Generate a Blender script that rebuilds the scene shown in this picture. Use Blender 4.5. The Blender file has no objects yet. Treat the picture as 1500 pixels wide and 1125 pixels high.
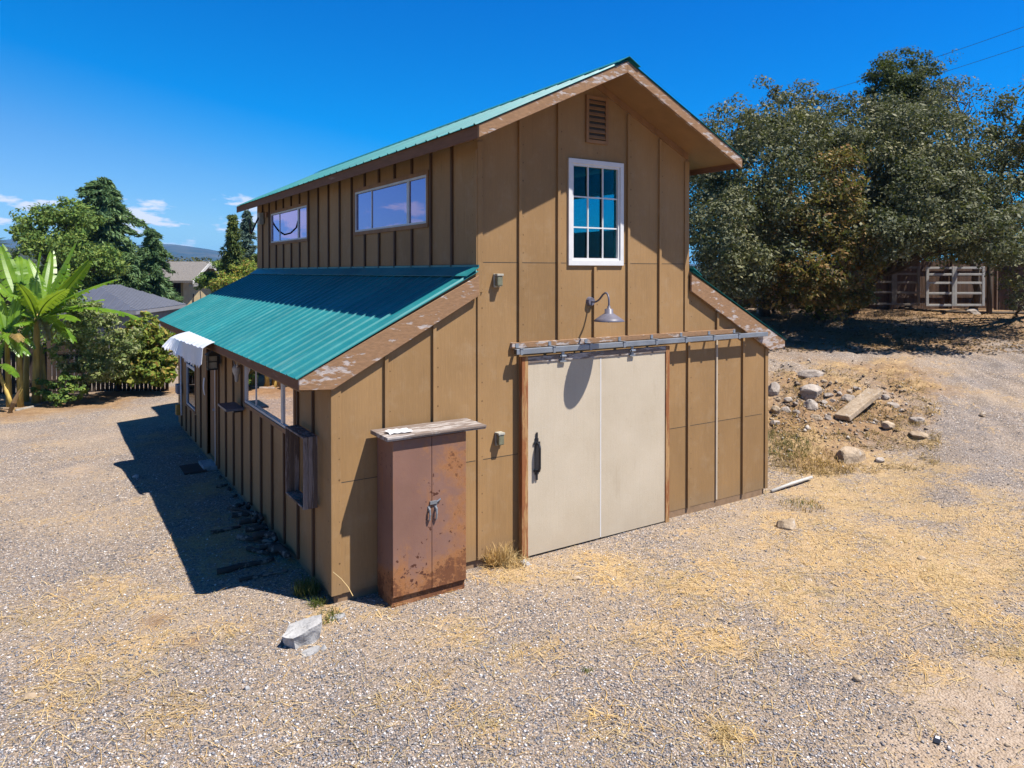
import bpy, bmesh, math, random
import numpy as np
from mathutils import Vector, Matrix, noise as mnoise

random.seed(7); RNG = np.random.default_rng(11)
SC = bpy.context.scene
COL = SC.collection
R = math.radians

# ------------------------------------------------------------------ camera model
CAM = np.array([-2.610, -7.684, 3.555]); YAW = -0.57257; PITCH = 0.0123; F = 1057.69; PY = 410.93
FW = np.array([-math.sin(YAW) * math.cos(PITCH), math.cos(YAW) * math.cos(PITCH), -math.sin(PITCH)])
RT = np.array([math.cos(YAW), math.sin(YAW), 0.0]); UP = np.cross(RT, FW)

def ray(px, py):
    return FW * F + RT * (px - 750) + UP * (PY - py)

def at(px, py, D):                      # a world point at distance D along the view
    return Vector(CAM + ray(px, py) / F * D)

def sstep(a, b, x):
    t = np.clip((np.asarray(x, float) - a) / (b - a), 0, 1); return t * t * (3 - 2 * t)

BK = [[-50, 0], [12, 0], [13.3, .10], [14.0, .32], [15.2, .68], [16.3, .95], [18, 1.12], [20, 1.32], [24, 1.75], [28, 2.12], [36, 2.4], [9999, 2.4]]
DR = [[-50, 0], [8.5, 0], [11, .15], [14, .5], [17, .85], [20, 1.22], [24, 1.72], [28, 2.12], [36, 2.4], [9999, 2.4]]
BKx, BKz = zip(*BK); DRx, DRz = zip(*DR)

def vnoise(x, y):
    return (np.sin(x * 1.7 + 1.3 * np.sin(y * .9)) * np.cos(y * 1.3 + 1.1 * np.sin(x * .7)) + .5 * np.sin(x * 4.1 + y * 2.3) * np.sin(y * 3.7 - x * 1.9))

def terr(x, y):
    x = np.asarray(x, float); y = np.asarray(y, float)
    D = (x - CAM[0]) * FW[0] + (y - CAM[1]) * FW[1]
    lat = (x - CAM[0]) * RT[0] + (y - CAM[1]) * RT[1]
    r = lat / np.maximum(D, .5)
    sm = lambda X, Z: (np.interp(D - .5, X, Z) + np.interp(D, X, Z) + np.interp(D + .5, X, Z)) / 3
    w = sstep(.50, .66, r)
    rise = sm(BKx, BKz) * (1 - w) + sm(DRx, DRz) * w
    rise = rise * sstep(7.6, 9.4, x)
    rise = rise * (1 - .7 * sstep(45, 90, D))
    left = -.55 * sstep(20.5, 30, D) * (1 - sstep(0, 6, lat))
    far = -2.0 * sstep(55, 120, D)
    away = sstep(.4, 2.0, np.maximum(np.maximum(-x, x - 7.3), np.maximum(-y, y - 11)))
    und = .05 * vnoise(x * 5.3, y * 4.9 + 2) * sstep(.2, .6, rise) * (1 - sstep(1.1, 1.5, rise)) + .022 * vnoise(x, y) * (.25 + .75 * away) + .05 * vnoise(x * 3.1 + 5, y * 2.7) * sstep(.25, .9, rise) * (1 - sstep(1.3, 1.8, rise))
    return -.10 + rise + left + far + und

def G(px, py):                          # where a view ray meets the ground
    d = ray(px, py) / F; lo = 4.0
    for t in np.arange(4.0, 90, .1):
        p = CAM + d * t
        if p[2] < float(terr(p[0], p[1])): break
        lo = t
    hi = lo + .1
    for _ in range(14):
        m = (lo + hi) / 2; p = CAM + d * m
        if p[2] < float(terr(p[0], p[1])): hi = m
        else: lo = m
    p = CAM + d * hi
    return Vector((p[0], p[1], float(terr(p[0], p[1]))))

def depth(p):
    return float((np.array(p) - CAM) @ FW)

# ------------------------------------------------------------------ scene helpers
def tag(o, label=None, cat=None, group=None, kind=None):
    if label: o['label'] = label
    if cat: o['category'] = cat
    if group: o['group'] = group
    if kind: o['kind'] = kind
    return o

def thing(name, label, cat, loc=(0, 0, 0), group=None):
    o = bpy.data.objects.new(name, None); COL.objects.link(o)
    o.location = loc; o.empty_display_size = .2
    return tag(o, label, cat, group)

def wloc(o):
    v = Vector(o.location)
    while o.parent:
        o = o.parent; v += Vector(o.location)
    return v

class MB:
    def __init__(s): s.v = []; s.f = []
    def add(s, vs, fs):
        n = len(s.v); s.v += [tuple(v) for v in vs]; s.f += [tuple(i + n for i in f) for f in fs]; return s
    def box(s, x0, y0, z0, x1, y1, z1):
        return s.add([(x0,y0,z0),(x1,y0,z0),(x1,y1,z0),(x0,y1,z0),(x0,y0,z1),(x1,y0,z1),(x1,y1,z1),(x0,y1,z1)],
                     [(0,3,2,1),(4,5,6,7),(0,1,5,4),(1,2,6,5),(2,3,7,6),(3,0,4,7)])
    def obox(s, c, a, b, d):            # centre and three half-axis vectors
        c, a, b, d = map(Vector, (c, a, b, d))
        P = [c-a-b-d, c+a-b-d, c+a+b-d, c-a+b-d, c-a-b+d, c+a-b+d, c+a+b+d, c-a+b+d]
        return s.add(P, [(0,3,2,1),(4,5,6,7),(0,1,5,4),(1,2,6,5),(2,3,7,6),(3,0,4,7)])
    def prism(s, poly, plane, d0, d1):  # polygon in 'xz' (depth y), 'yz' (depth x) or 'xy' (depth z)
        def m(p, d):
            return (p[0], d, p[1]) if plane == 'xz' else ((d, p[0], p[1]) if plane == 'yz' else (p[0], p[1], d))
        n = len(poly)
        return s.add([m(p, d0) for p in poly] + [m(p, d1) for p in poly],
                     [tuple(range(n)), tuple(range(2*n-1, n-1, -1))] + [(i, i+n, (i+1) % n + n, (i+1) % n) for i in range(n)])
    def tube(s, pts, rad, n=8, cap=True):
        pts = [Vector(p) for p in pts]
        if not hasattr(rad, '__len__'): rad = [rad] * len(pts)
        vs = []; fs = []; t0 = (pts[1] - pts[0]).normalized()
        ref = Vector((0, 0, 1)) if abs(t0.z) < .9 else Vector((1, 0, 0))
        nrm = t0.cross(ref).normalized()
        for i, p in enumerate(pts):
            t = (pts[min(i+1, len(pts)-1)] - pts[max(i-1, 0)]).normalized()
            nrm = (nrm - t * nrm.dot(t)).normalized(); bn = t.cross(nrm)
            for k in range(n):
                a = 2 * math.pi * k / n
                vs.append(p + (nrm * math.cos(a) + bn * math.sin(a)) * rad[i])
        for i in range(len(pts) - 1):
            for k in range(n):
                fs.append((i*n+k, i*n+(k+1) % n, (i+1)*n+(k+1) % n, (i+1)*n+k))
        if cap: fs += [tuple(range(n-1, -1, -1)), tuple(range((len(pts)-1)*n, len(pts)*n))]
        return s.add(vs, fs)
    def lathe(s, prof, c, n=24, ax=Vector((0, 0, 1))):   # (radius, height) pairs turned about a vertical axis
        c = Vector(c); vs = []; fs = []
        for r, h in prof:
            for k in range(n):
                a = 2 * math.pi * k / n; vs.append(c + Vector((r * math.cos(a), r * math.sin(a), h)))
        for i in range(len(prof) - 1):
            for k in range(n): fs.append((i*n+k, i*n+(k+1) % n, (i+1)*n+(k+1) % n, (i+1)*n+k))
        return s.add(vs, fs)
    def build(s, name, m, parent=None, smooth=False, bevel=0, fixn=True):
        me = bpy.data.meshes.new(name); me.from_pydata(s.v, [], s.f)
        if fixn:
            bm = bmesh.new(); bm.from_mesh(me); bmesh.ops.recalc_face_normals(bm, faces=bm.faces); bm.to_mesh(me); bm.free()
        if smooth: me.polygons.foreach_set('use_smooth', [True] * len(me.polygons))
        me.materials.append(m)
        o = bpy.data.objects.new(name, me); COL.objects.link(o)
        if parent is not None:
            o.parent = parent; o.location = -wloc(parent)
        else:                            # a thing that is one mesh: put its origin at its base
            vs = np.array(s.v); b = Vector(((vs[:,0].min()+vs[:,0].max())/2, (vs[:,1].min()+vs[:,1].max())/2, vs[:,2].min()))
            me.transform(Matrix.Translation(-b)); o.location = b
        if bevel:
            md = o.modifiers.new('bevel', 'BEVEL'); md.width = bevel; md.segments = 2; md.limit_method = 'ANGLE'
        return o

def npmesh(name, V, Fq, m, parent=None, smooth=False):
    me = bpy.data.meshes.new(name); V = np.asarray(V, np.float32); Fq = np.asarray(Fq, np.int32)
    k = Fq.shape[1]; me.vertices.add(len(V)); me.vertices.foreach_set('co', V.ravel())
    me.loops.add(Fq.size); me.loops.foreach_set('vertex_index', Fq.ravel())
    me.polygons.add(len(Fq)); me.polygons.foreach_set('loop_start', np.arange(0, Fq.size, k, dtype=np.int32))
    me.polygons.foreach_set('loop_total', np.full(len(Fq), k, np.int32))
    if smooth: me.polygons.foreach_set('use_smooth', np.ones(len(Fq), bool))
    me.update(calc_edges=True); me.materials.append(m)
    o = bpy.data.objects.new(name, me); COL.objects.link(o)
    if parent is not None: o.parent = parent; o.location = -wloc(parent)
    return o

# ------------------------------------------------------------------ material helpers
class NT:
    def __init__(s, name):
        s.m = bpy.data.materials.new(name); s.m.use_nodes = True; s.t = s.m.node_tree
        s.b = s.t.nodes['Principled BSDF']; s.out = s.t.nodes['Material Output']
        s.pos = s.n('ShaderNodeNewGeometry').outputs['Position']
    def n(s, t, **kw):
        nd = s.t.nodes.new(t)
        for k, v in kw.items(): setattr(nd, k, v)
        return nd
    def set(s, sock, v):
        if hasattr(v, 'is_linked') or hasattr(v, 'links'): s.t.links.new(v, sock)
        else:
            if isinstance(v, (tuple, list)) and len(v) == 3 and len(getattr(sock, 'default_value', [0]*3)) == 4: v = tuple(v) + (1,)
            sock.default_value = v
    def scale(s, vec, sc):
        nd = s.n('ShaderNodeVectorMath', operation='MULTIPLY'); s.set(nd.inputs[0], vec); nd.inputs[1].default_value = sc; return nd.outputs[0]
    def noise(s, scale, detail=4, rough=.55, vec=None, stretch=None, dist=0):
        v = vec or s.pos
        if stretch: v = s.scale(v, stretch)
        nd = s.n('ShaderNodeTexNoise'); nd.inputs['Scale'].default_value = scale; nd.inputs['Detail'].default_value = detail
        nd.inputs['Roughness'].default_value = rough; nd.inputs['Distortion'].default_value = dist; s.set(nd.inputs['Vector'], v); return nd.outputs['Fac']
    def voro(s, scale, vec=None, feature='F1', rnd=1):
        nd = s.n('ShaderNodeTexVoronoi', feature=feature); nd.inputs['Scale'].default_value = scale; nd.inputs['Randomness'].default_value = rnd
        s.set(nd.inputs['Vector'], vec or s.pos); return nd
    def ramp(s, fac, stops, interp='LINEAR'):
        nd = s.n('ShaderNodeValToRGB'); e = nd.color_ramp.elements; nd.color_ramp.interpolation = interp
        while len(e) < len(stops): e.new(.5)
        for i, (p, c) in enumerate(stops):
            e[i].position = p; e[i].color = (c, c, c, 1) if not hasattr(c, '__len__') else tuple(c) + (1,)
        s.set(nd.inputs[0], fac); return nd.outputs[0]
    def mix(s, fac, a, b, mode='MIX'):
        nd = s.n('ShaderNodeMix', data_type='RGBA', blend_type=mode)
        s.set(nd.inputs[0], fac); s.set(nd.inputs[6], a); s.set(nd.inputs[7], b); return nd.outputs[2]
    def math(s, op, a, b=0.0, c=None):
        nd = s.n('ShaderNodeMath', operation=op); s.set(nd.inputs[0], a); s.set(nd.inputs[1], b)
        if c is not None: s.set(nd.inputs[2], c)
        return nd.outputs[0]
    def bump(s, h, strength=.3, dist=.01):
        nd = s.n('ShaderNodeBump'); nd.inputs['Strength'].default_value = strength; nd.inputs['Distance'].default_value = dist
        s.set(nd.inputs['Height'], h); s.t.links.new(nd.outputs[0], s.b.inputs['Normal']); return nd
    def rnd(s): return s.n('ShaderNodeNewGeometry').outputs['Random Per Island']
    def sep(s, v=None):
        nd = s.n('ShaderNodeSeparateXYZ'); s.set(nd.inputs[0], v or s.pos); return nd.outputs
    def fin(s, col, rough=.7, spec=.3, metal=0, k=.68):
        if k != 1: col = s.mix(1.0, col, (k, k, k), 'MULTIPLY')
        s.set(s.b.inputs['Base Color'], col); s.set(s.b.inputs['Roughness'], rough)
        s.b.inputs['Specular IOR Level'].default_value = spec; s.b.inputs['Metallic'].default_value = metal; return s.m

def plain(name, c, rough=.6, var=.25, scale=9, spec=.3, metal=0, bump=.15, stretch=None):
    t = NT(name); nz = t.noise(scale, 5, stretch=stretch); d = tuple(x * (1 - var) for x in c); l = tuple(min(1, x * (1 + var)) for x in c)
    if bump: t.bump(t.noise(scale * 8, 3, stretch=stretch), bump, .006)
    return t.fin(t.ramp(nz, [(.3, d), (.7, l)]), rough, spec, metal)

def siding_mat(name, c):
    t = NT(name); x, y, z = t.sep()
    big = t.noise(.9, 4, stretch=(1, 1, .5)); streak = t.noise(28, 4, stretch=(1, 1, .035)); fine = t.noise(60, 3, stretch=(1, 1, .12))
    dk = tuple(v * .80 for v in c); lt = tuple(min(1, v * 1.14) for v in c)
    col = t.ramp(big, [(.3, dk), (.7, lt)])
    col = t.mix(t.ramp(streak, [(.35, .0), (.75, .22)]), col, tuple(v * .72 for v in c))
    col = t.mix(t.ramp(fine, [(.5, .0), (.75, .25)]), col, tuple(min(1, v * 1.35) for v in c))
    # nail heads along every panel edge: short rows of small dark specks
    nrm = t.sep(t.n('ShaderNodeNewGeometry').outputs['Normal'])
    side = t.math('GREATER_THAN', t.math('ABSOLUTE', nrm[0]), .5)
    u = t.math('ADD', t.math('MULTIPLY', x, t.math('SUBTRACT', 1.0, side)), t.math('MULTIPLY', y, side))
    fu = t.math('SUBTRACT', t.math('FRACT', t.math('ADD', t.math('DIVIDE', u, .6096), .5 - .075 / .6096)), .5)
    fv = t.math('SUBTRACT', t.math('FRACT', t.math('DIVIDE', z, .23)), .5)
    d2 = t.math('ADD', t.math('POWER', t.math('MULTIPLY', fu, .6096), 2.0), t.math('POWER', t.math('MULTIPLY', fv, .23), 2.0))
    dot = t.math('MULTIPLY', t.math('LESS_THAN', d2, t.math('MULTIPLY', t.ramp(t.noise(7, 3), [(.4, .2), (.65, 1.6)]), .009 ** 2)), .75)
    drip = t.math('MULTIPLY', t.ramp(t.noise(22, 3, stretch=(1, 1, .06)), [(.56, 0), (.70, 1)]), t.ramp(t.noise(2.2, 3), [(.45, 0), (.65, .38)])); col = t.mix(drip, col, tuple(v * .55 for v in c))
    fade = t.ramp(t.noise(3.3, 6, .7), [(.52, 0), (.72, .35)]); col = t.mix(fade, col, (.46, .33, .20))
    col = t.mix(dot, col, (.09, .04, .015))
    wn_ = t.n('ShaderNodeTexWhiteNoise', noise_dimensions='1D'); t.set(wn_.inputs['W'], t.math('ADD', t.math('FLOOR', t.math('DIVIDE', u, .6096)), t.math('MULTIPLY', t.math('FLOOR', t.math('DIVIDE', t.math('SUBTRACT', z, 1.23), 2.44)), 7.3)))
    col = t.mix(1.0, col, t.ramp(wn_.outputs['Value'], [(0, (.90, .89, .87)), (1, (1.08, 1.08, 1.08))]), 'MULTIPLY')
    # splash stains and soil near the ground
    low = t.math('MULTIPLY', t.ramp(t.math('ADD', z, t.math('MULTIPLY', t.noise(3.5, 5), .35)), [(.12, .45), (.42, 0)]), 1.0)
    col = t.mix(low, col, (.26, .19, .12))
    t.bump(t.math('ADD', streak, t.math('MULTIPLY', fine, .6)), .35, .006)
    return t.fin(col, .75, .25)

def weathered(name, paint, bare, th=.52, stretch=(1, 1, 1), scale=7):
    t = NT(name); n1 = t.noise(scale, 8, .68, stretch=stretch); n2 = t.noise(2.2, 3, stretch=stretch); gr = t.noise(40, 4, stretch=(stretch[0], stretch[1], stretch[2]))
    f = t.math('ADD', n1, t.math('MULTIPLY', t.math('SUBTRACT', n2, .5), .5))
    b = t.ramp(gr, [(.3, tuple(v * .7 for v in bare)), (.7, tuple(min(1, v * 1.2) for v in bare))])
    p = t.ramp(gr, [(.3, tuple(v * .82 for v in paint)), (.7, tuple(v * 1.15 for v in paint))])
    m = t.ramp(f, [(th - .02, 0), (th + .03, 1)]); t.bump(t.math('SUBTRACT', gr, m), .35, .006)
    return t.fin(t.mix(m, p, b), .8, .2)

def leaf_mat(name, cols, trans=.3, rough=.6, spec=.18):
    t = NT(name); n = len(cols); c = t.ramp(t.rnd(), [(i / max(1, n - 1), cols[i]) for i in range(n)])
    tone = t.noise(.9, 3); c = t.mix(t.ramp(tone, [(.38, .55), (.5, 0)]), c, t.mix(1.0, c, (.55, .62, .60), 'MULTIPLY')); c = t.mix(t.ramp(tone, [(.5, 0), (.66, .55)]), c, t.mix(1.0, c, (1.45, 1.3, 1.0), 'MULTIPLY'))
    t.fin(c, rough, spec, 0, 1)
    tr = t.n('ShaderNodeBsdfTranslucent'); t.set(tr.inputs[0], t.mix(.5, c, (.2, .24, .03), 'MIX'))
    mx = t.n('ShaderNodeMixShader'); mx.inputs[0].default_value = trans
    t.t.links.new(t.b.outputs[0], mx.inputs[1]); t.t.links.new(tr.outputs[0], mx.inputs[2]); t.t.links.new(mx.outputs[0], t.out.inputs[0])
    return t.m

def glass_mat(name, refl, tint, f0=.3, fm=1.4):
    t = NT(name); t.t.nodes.remove(t.b)
    gl = t.n('ShaderNodeBsdfGlossy'); gl.inputs['Roughness'].default_value = .0; gl.inputs['Color'].default_value = refl + (1,)
    tr = t.n('ShaderNodeBsdfTransparent'); tr.inputs[0].default_value = tint + (1,)
    lw = t.n('ShaderNodeFresnel'); lw.inputs[0].default_value = 1.5
    f = t.math('MINIMUM', t.math('ADD', t.math('MULTIPLY', lw.outputs[0], fm), f0), .95)
    # slightly wavy panes
    bp = t.n('ShaderNodeBump'); bp.inputs['Strength'].default_value = .04; bp.inputs['Distance'].default_value = .01
    t.set(bp.inputs['Height'], t.noise(3.5, 1)); t.t.links.new(bp.outputs[0], gl.inputs['Normal'])
    mx = t.n('ShaderNodeMixShader'); t.set(mx.inputs[0], f); t.t.links.new(tr.outputs[0], mx.inputs[1]); t.t.links.new(gl.outputs[0], mx.inputs[2])
    t.t.links.new(mx.outputs[0], t.out.inputs[0]); return t.m

BROWN = (.36, .205, .092)
M = {}
M['siding'] = siding_mat('siding_paint', (.385, .228, .098))
M['batten'] = plain('batten_gap_shade', (.115, .060, .030), .75, .2, 6, stretch=(1, 1, .3))  # left-side battens: shade of the dark gaps put into their colour
M['trim'] = plain('brown_trim_paint', (.33, .175, .08), .75, .18, 6, stretch=(1, 1, .3))
M['fascia'] = weathered('fascia_board', (.22, .105, .055), (.34, .21, .15), .66, (1, .12, 1), 9)
M['rake'] = weathered('peeling_rake_board', (.34, .195, .105), (.54, .46, .42), .555, (.35, 1, 1.1), 13)
M['soffit'] = plain('plywood_soffit', (.32, .175, .07), .8, .12, 3)
M['base'] = plain('base_board', (.30, .19, .11), .85, .25, 6)
M['dark'] = plain('dark_interior', (.05, .045, .04), .9, .2)
M['inner'] = plain('interior_drywall', (.35, .33, .30), .9, .1)
M['alu'] = plain('window_aluminium', (.62, .62, .62), .4, .1, 8, spec=.5, bump=0)
M['white'] = plain('white_window_paint', (.82, .81, .80), .45, .05, 10, bump=.05)
M['glass_purple'] = glass_mat('coated_glass', (.62, .58, .92), (.18, .16, .22), .34)
M['glass_clear'] = glass_mat('clear_glass', (.85, .9, .92), (.34, .70, .74), .0, .25)
M['glass_low'] = glass_mat('dusty_glass', (1.0, .90, .87), (.2, .2, .2), .66)
M['glass_rear'] = glass_mat('rear_glass', (.85, .9, .92), (.45, .95, .98), .0, .3)
M['glass_screen'] = glass_mat('screened_glass', (.35, .38, .45), (.08, .08, .09), .12)
M['galv'] = plain('galvanised_steel', (.36, .39, .43), .38, .15, 5, spec=.5, metal=.55, bump=.05)
M['iron'] = plain('black_iron', (.018, .019, .024), .42, .3, 20, spec=.5)
M['lampmetal'] = plain('grey_enamel', (.16, .15, .19), .45, .15, 8, spec=.4, bump=.05)
M['pale_plastic'] = plain('aged_plastic', (.45, .43, .36), .5, .2, 20)
M['olive_glass'] = plain('dull_lens', (.20, .20, .13), .3, .2, 20, spec=.5)
M['woodtop'] = weathered('grey_old_wood', (.24, .185, .155), (.50, .45, .42), .52, (.35, 2, 2), 9)
M['orangewood'] = weathered('stained_pine', (.34, .13, .05), (.52, .30, .13), .52, (3, 3, .25), 6)
M['greywood'] = weathered('silvered_wood', (.16, .11, .085), (.33, .26, .23), .5, (3, 3, .25), 6)
M['paleb'] = plain('unpainted_batten', (.58, .48, .36), .8, .1, 6)
M['redwood_side'] = M['greywood']
M['whitevinyl'] = plain('white_vinyl', (.85, .86, .90), .35, .06, 6, spec=.5)
M['bone'] = plain('bone', (.55, .50, .44), .7, .2, 15)
M['rubber'] = plain('rubber_mat', (.075, .045, .035), .9, .3, 30)
M['paper'] = plain('paper', (.75, .74, .76), .7, .08, 12)
M['cablemetal'] = plain('dark_tube', (.03, .03, .035), .5, .2)
M['yellow'] = plain('ochre_plastic', (.50, .27, .05), .6, .2)
M['bluepl'] = plain('blue_plastic', (.06, .16, .34), .5, .2)
M['whitepipe'] = plain('white_pipe', (.56, .53, .48), .6, .12, 8)

def ribroof_mat():
    t = NT('teal_metal_roof'); n1 = t.noise(1.1, 5, .6); n2 = t.noise(9, 5, .65, stretch=(1, .3, 1)); n3 = t.noise(50, 3)
    c = t.ramp(n1, [(.3, (.011, .158, .168)), (.7, (.018, .205, .215))])
    c = t.mix(t.ramp(n2, [(.52, 0), (.72, .35)]), c, (.045, .25, .25))
    c = t.mix(t.ramp(n3, [(.64, 0), (.72, .35)]), c, (.20, .34, .30))
    x, y, z = t.sep(); wn_ = t.n('ShaderNodeTexWhiteNoise', noise_dimensions='1D'); t.set(wn_.inputs['W'], t.math('FLOOR', t.math('DIVIDE', t.math('ADD', y, .07), .9144)))
    c = t.mix(1.0, c, t.ramp(wn_.outputs['Value'], [(0, (.90, .91, .92)), (1, (1.08, 1.07, 1.06))]), 'MULTIPLY')
    lap = t.math('LESS_THAN', t.math('FRACT', t.math('DIVIDE', t.math('ADD', y, .07), .9144)), .012); c = t.mix(t.math('MULTIPLY', lap, .6), c, (.01, .09, .085))
    fy = t.math('SUBTRACT', t.math('FRACT', t.math('DIVIDE', t.math('ADD', y, .02), .3048)), .5); fx = t.math('SUBTRACT', t.math('FRACT', t.math('DIVIDE', x, .55)), .5)
    sc_ = t.math('LESS_THAN', t.math('ADD', t.math('POWER', t.math('MULTIPLY', fy, .3048), 2.0), t.math('POWER', t.math('MULTIPLY', fx, .55), 2.0)), .00016); c = t.mix(t.math('MULTIPLY', sc_, .6), c, (.03, .12, .11))
    dust = t.math('MULTIPLY', t.ramp(t.noise(18, 4, stretch=(.12, 1, .12)), [(.5, 0), (.75, 1)]), t.ramp(t.noise(1.4, 4), [(.4, 0), (.7, .3)])); c = t.mix(dust, c, (.26, .36, .32))
    return t.fin(c, t.ramp(n2, [(.3, .38), (.7, .52)]), .30, 0, .85)
M['teal'] = ribroof_mat()

def door_mat():
    t = NT('beige_door_panel'); b = t.noise(1.4, 4); st = t.noise(40, 4, stretch=(1, 1, .05)); fl = t.noise(90, 3); x, y, z = t.sep()
    c = t.ramp(b, [(.3, (.58, .485, .355)), (.7, (.66, .56, .425))])
    c = t.mix(t.ramp(st, [(.5, 0), (.8, .22)]), c, (.52, .44, .34))
    c = t.mix(t.ramp(fl, [(.5, 0), (.72, .28)]), c, (.76, .69, .58))
    v = t.voro(5.5); sp = t.math('LESS_THAN', v.outputs['Distance'], .05); c = t.mix(t.math('MULTIPLY', sp, .35), c, (.35, .28, .20))
    low = t.ramp(t.math('ADD', z, t.math('MULTIPLY', t.noise(4, 5), .5)), [(.16, .6), (.62, 0)])
    stn = t.math('MULTIPLY', t.ramp(t.noise(9, 4, .6, stretch=(1, 1, .12)), [(.55, 0), (.72, 1)]), t.ramp(t.noise(1.6, 3), [(.45, 0), (.65, .35)])); c = t.mix(stn, c, (.42, .33, .22))
    c = t.mix(low, c, (.52, .42, .30))
    t.bump(t.math('ADD', st, fl), .3, .005); return t.fin(c, .75, .25)
M['doorpanel'] = door_mat()

def cabinet_mat():
    t = NT('rusted_cabinet_paint'); x, y, z = t.sep()
    n1 = t.noise(2.6, 7, .62, dist=.4); n2 = t.noise(9, 8, .7); n3 = t.noise(26, 6, .7); st = t.noise(14, 4, stretch=(1, 1, .12))
    c = t.ramp(t.noise(1.6, 5), [(.3, (.235, .124, .090)), (.7, (.305, .163, .118))])
    c = t.mix(t.ramp(st, [(.45, 0), (.8, .3)]), c, (.25, .115, .09))
    # rust is thickest at the foot, and runs down from chips higher up
    foot = t.math('MULTIPLY', t.ramp(z, [(.0, .20), (.55, 0)]), 1.0)
    right = t.math('MULTIPLY', t.ramp(t.math('SUBTRACT', x, .8), [(0, 0), (.6, .13)]), 1.0)
    f = t.math('ADD', t.math('ADD', t.math('ADD', t.math('MULTIPLY', n1, .6), t.math('MULTIPLY', n2, .4)), foot), right)
    halo = t.ramp(f, [(.555, 0), (.69, .8)]); core = t.ramp(t.math('ADD', f, t.math('MULTIPLY', t.math('SUBTRACT', n3, .5), .5)), [(.70, 0), (.76, 1)])
    c = t.mix(halo, c, t.ramp(n3, [(.3, (.36, .13, .035)), (.7, (.47, .23, .09))]))
    c = t.mix(t.math('MULTIPLY', core, .8), c, (.14, .048, .022))
    run = t.math('MULTIPLY', t.ramp(t.noise(9, 5, .6, stretch=(1, 1, .10)), [(.54, 0), (.68, 1)]), t.ramp(t.noise(1.9, 4, .6), [(.44, 0), (.6, .75)])); c = t.mix(run, c, (.40, .165, .055))
    chips = t.ramp(t.math('ADD', t.noise(16, 5, .6), t.math('MULTIPLY', t.noise(1.7, 2), .5)), [(.93, 0), (.95, 1)])
    c = t.mix(chips, c, (.10, .035, .02))
    t.bump(t.math('SUBTRACT', n3, core), .35, .004); return t.fin(c, t.ramp(f, [(.5, .55), (.75, .9)]), .3)
M['cabinet'] = cabinet_mat()

def rock_mat(name, c1, c2):
    t = NT(name); n1 = t.noise(4, 7, .6); n2 = t.noise(24, 6, .65)
    c = t.ramp(n1, [(.3, c1), (.68, c2)]); c = t.mix(t.ramp(n2, [(.35, .45), (.5, 0)]), c, tuple(v * .45 for v in c1))
    c = t.mix(t.ramp(t.noise(11, 5), [(.6, 0), (.7, .6)]), c, (.62, .58, .53)); t.bump(t.math('ADD', n1, n2), .6, .02); return t.fin(c, .9, .15)
M['rock'] = rock_mat('grey_rock', (.30, .245, .205), (.56, .48, .41))
M['rocktan'] = rock_mat('tan_rock', (.36, .26, .165), (.60, .47, .34))
M['concrete'] = rock_mat('broken_concrete', (.34, .33, .33), (.62, .60, .58))
M['bark'] = plain('bark', (.10, .075, .055), .95, .4, 6, stretch=(1, 1, .3), bump=.6)
M['barkpale'] = plain('pale_bark', (.34, .30, .26), .9, .3, 6, stretch=(1, 1, .3), bump=.5)
M['log'] = weathered('charred_log', (.075, .058, .048), (.32, .25, .20), .55, (1.5, 1.5, 1.5), 6)
M['fencewood'] = plain('dark_fence_wood', (.062, .042, .032), .9, .45, 3, stretch=(3, 3, .2), bump=.4)
M['fencebrown'] = plain('brown_fence_wood', (.15, .09, .06), .9, .45, 3, stretch=(3, 3, .2), bump=.4)
M['fencegrey'] = plain('grey_fence_wood', (.15, .125, .115), .9, .45, 3, stretch=(3, 3, .2), bump=.4)
M['corral'] = plain('weathered_white_rail', (.50, .48, .45), .6, .15, 5)
M['oak'] = leaf_mat('oak_leaf', [(.034, .042, .019), (.074, .081, .036), (.128, .130, .064), (.195, .188, .115), (.072, .083, .030)], .18)
M['oakdark'] = leaf_mat('dark_leaf', [(.02, .035, .011), (.045, .068, .018), (.10, .115, .03)], .25)
M['oakbrown'] = leaf_mat('dry_leaf', [(.095, .065, .026), (.23, .115, .036), (.075, .085, .03), (.29, .185, .055), (.05, .06, .024), (.08, .10, .03)], .3)
M['oakolive'] = leaf_mat('olive_leaf', [(.042, .046, .016), (.092, .092, .030), (.15, .135, .048), (.06, .067, .024)], .24)
M['green'] = leaf_mat('green_leaf', [(.045, .095, .02), (.09, .165, .035), (.15, .225, .05), (.22, .27, .06)], .3)
M['citrus'] = leaf_mat('citrus_leaf', [(.06, .10, .03), (.14, .19, .055), (.24, .27, .10), (.33, .34, .17)], .3)
M['vine'] = leaf_mat('vine_leaf', [(.06, .12, .018), (.15, .22, .035), (.28, .32, .06), (.34, .20, .06)], .4)
M['cedar'] = leaf_mat('cedar_needle', [(.04, .085, .034), (.075, .14, .055), (.14, .21, .08)], .18, .6)
M['cedarblue'] = leaf_mat('blue_needle', [(.04, .07, .05), (.07, .11, .085), (.10, .15, .11)], .12, .6)
M['juniper'] = leaf_mat('juniper_scale', [(.04, .075, .018), (.08, .115, .028), (.14, .16, .045)], .15, .6)
M['olivewood'] = leaf_mat('distant_leaf', [(.04, .052, .02), (.075, .082, .032), (.11, .105, .045)], .2)
M['grassgreen'] = leaf_mat('green_blade', [(.05, .085, .016), (.10, .125, .03), (.22, .19, .07)], .3)
M['straw'] = leaf_mat('straw_blade', [(.38, .24, .085), (.50, .34, .14), (.60, .46, .25), (.30, .18, .07), (.54, .40, .20)], .15, .6)
M['drystalk'] = leaf_mat('dry_stalk', [(.12, .075, .03), (.27, .17, .06), (.40, .28, .115)], .2, .6)
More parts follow.
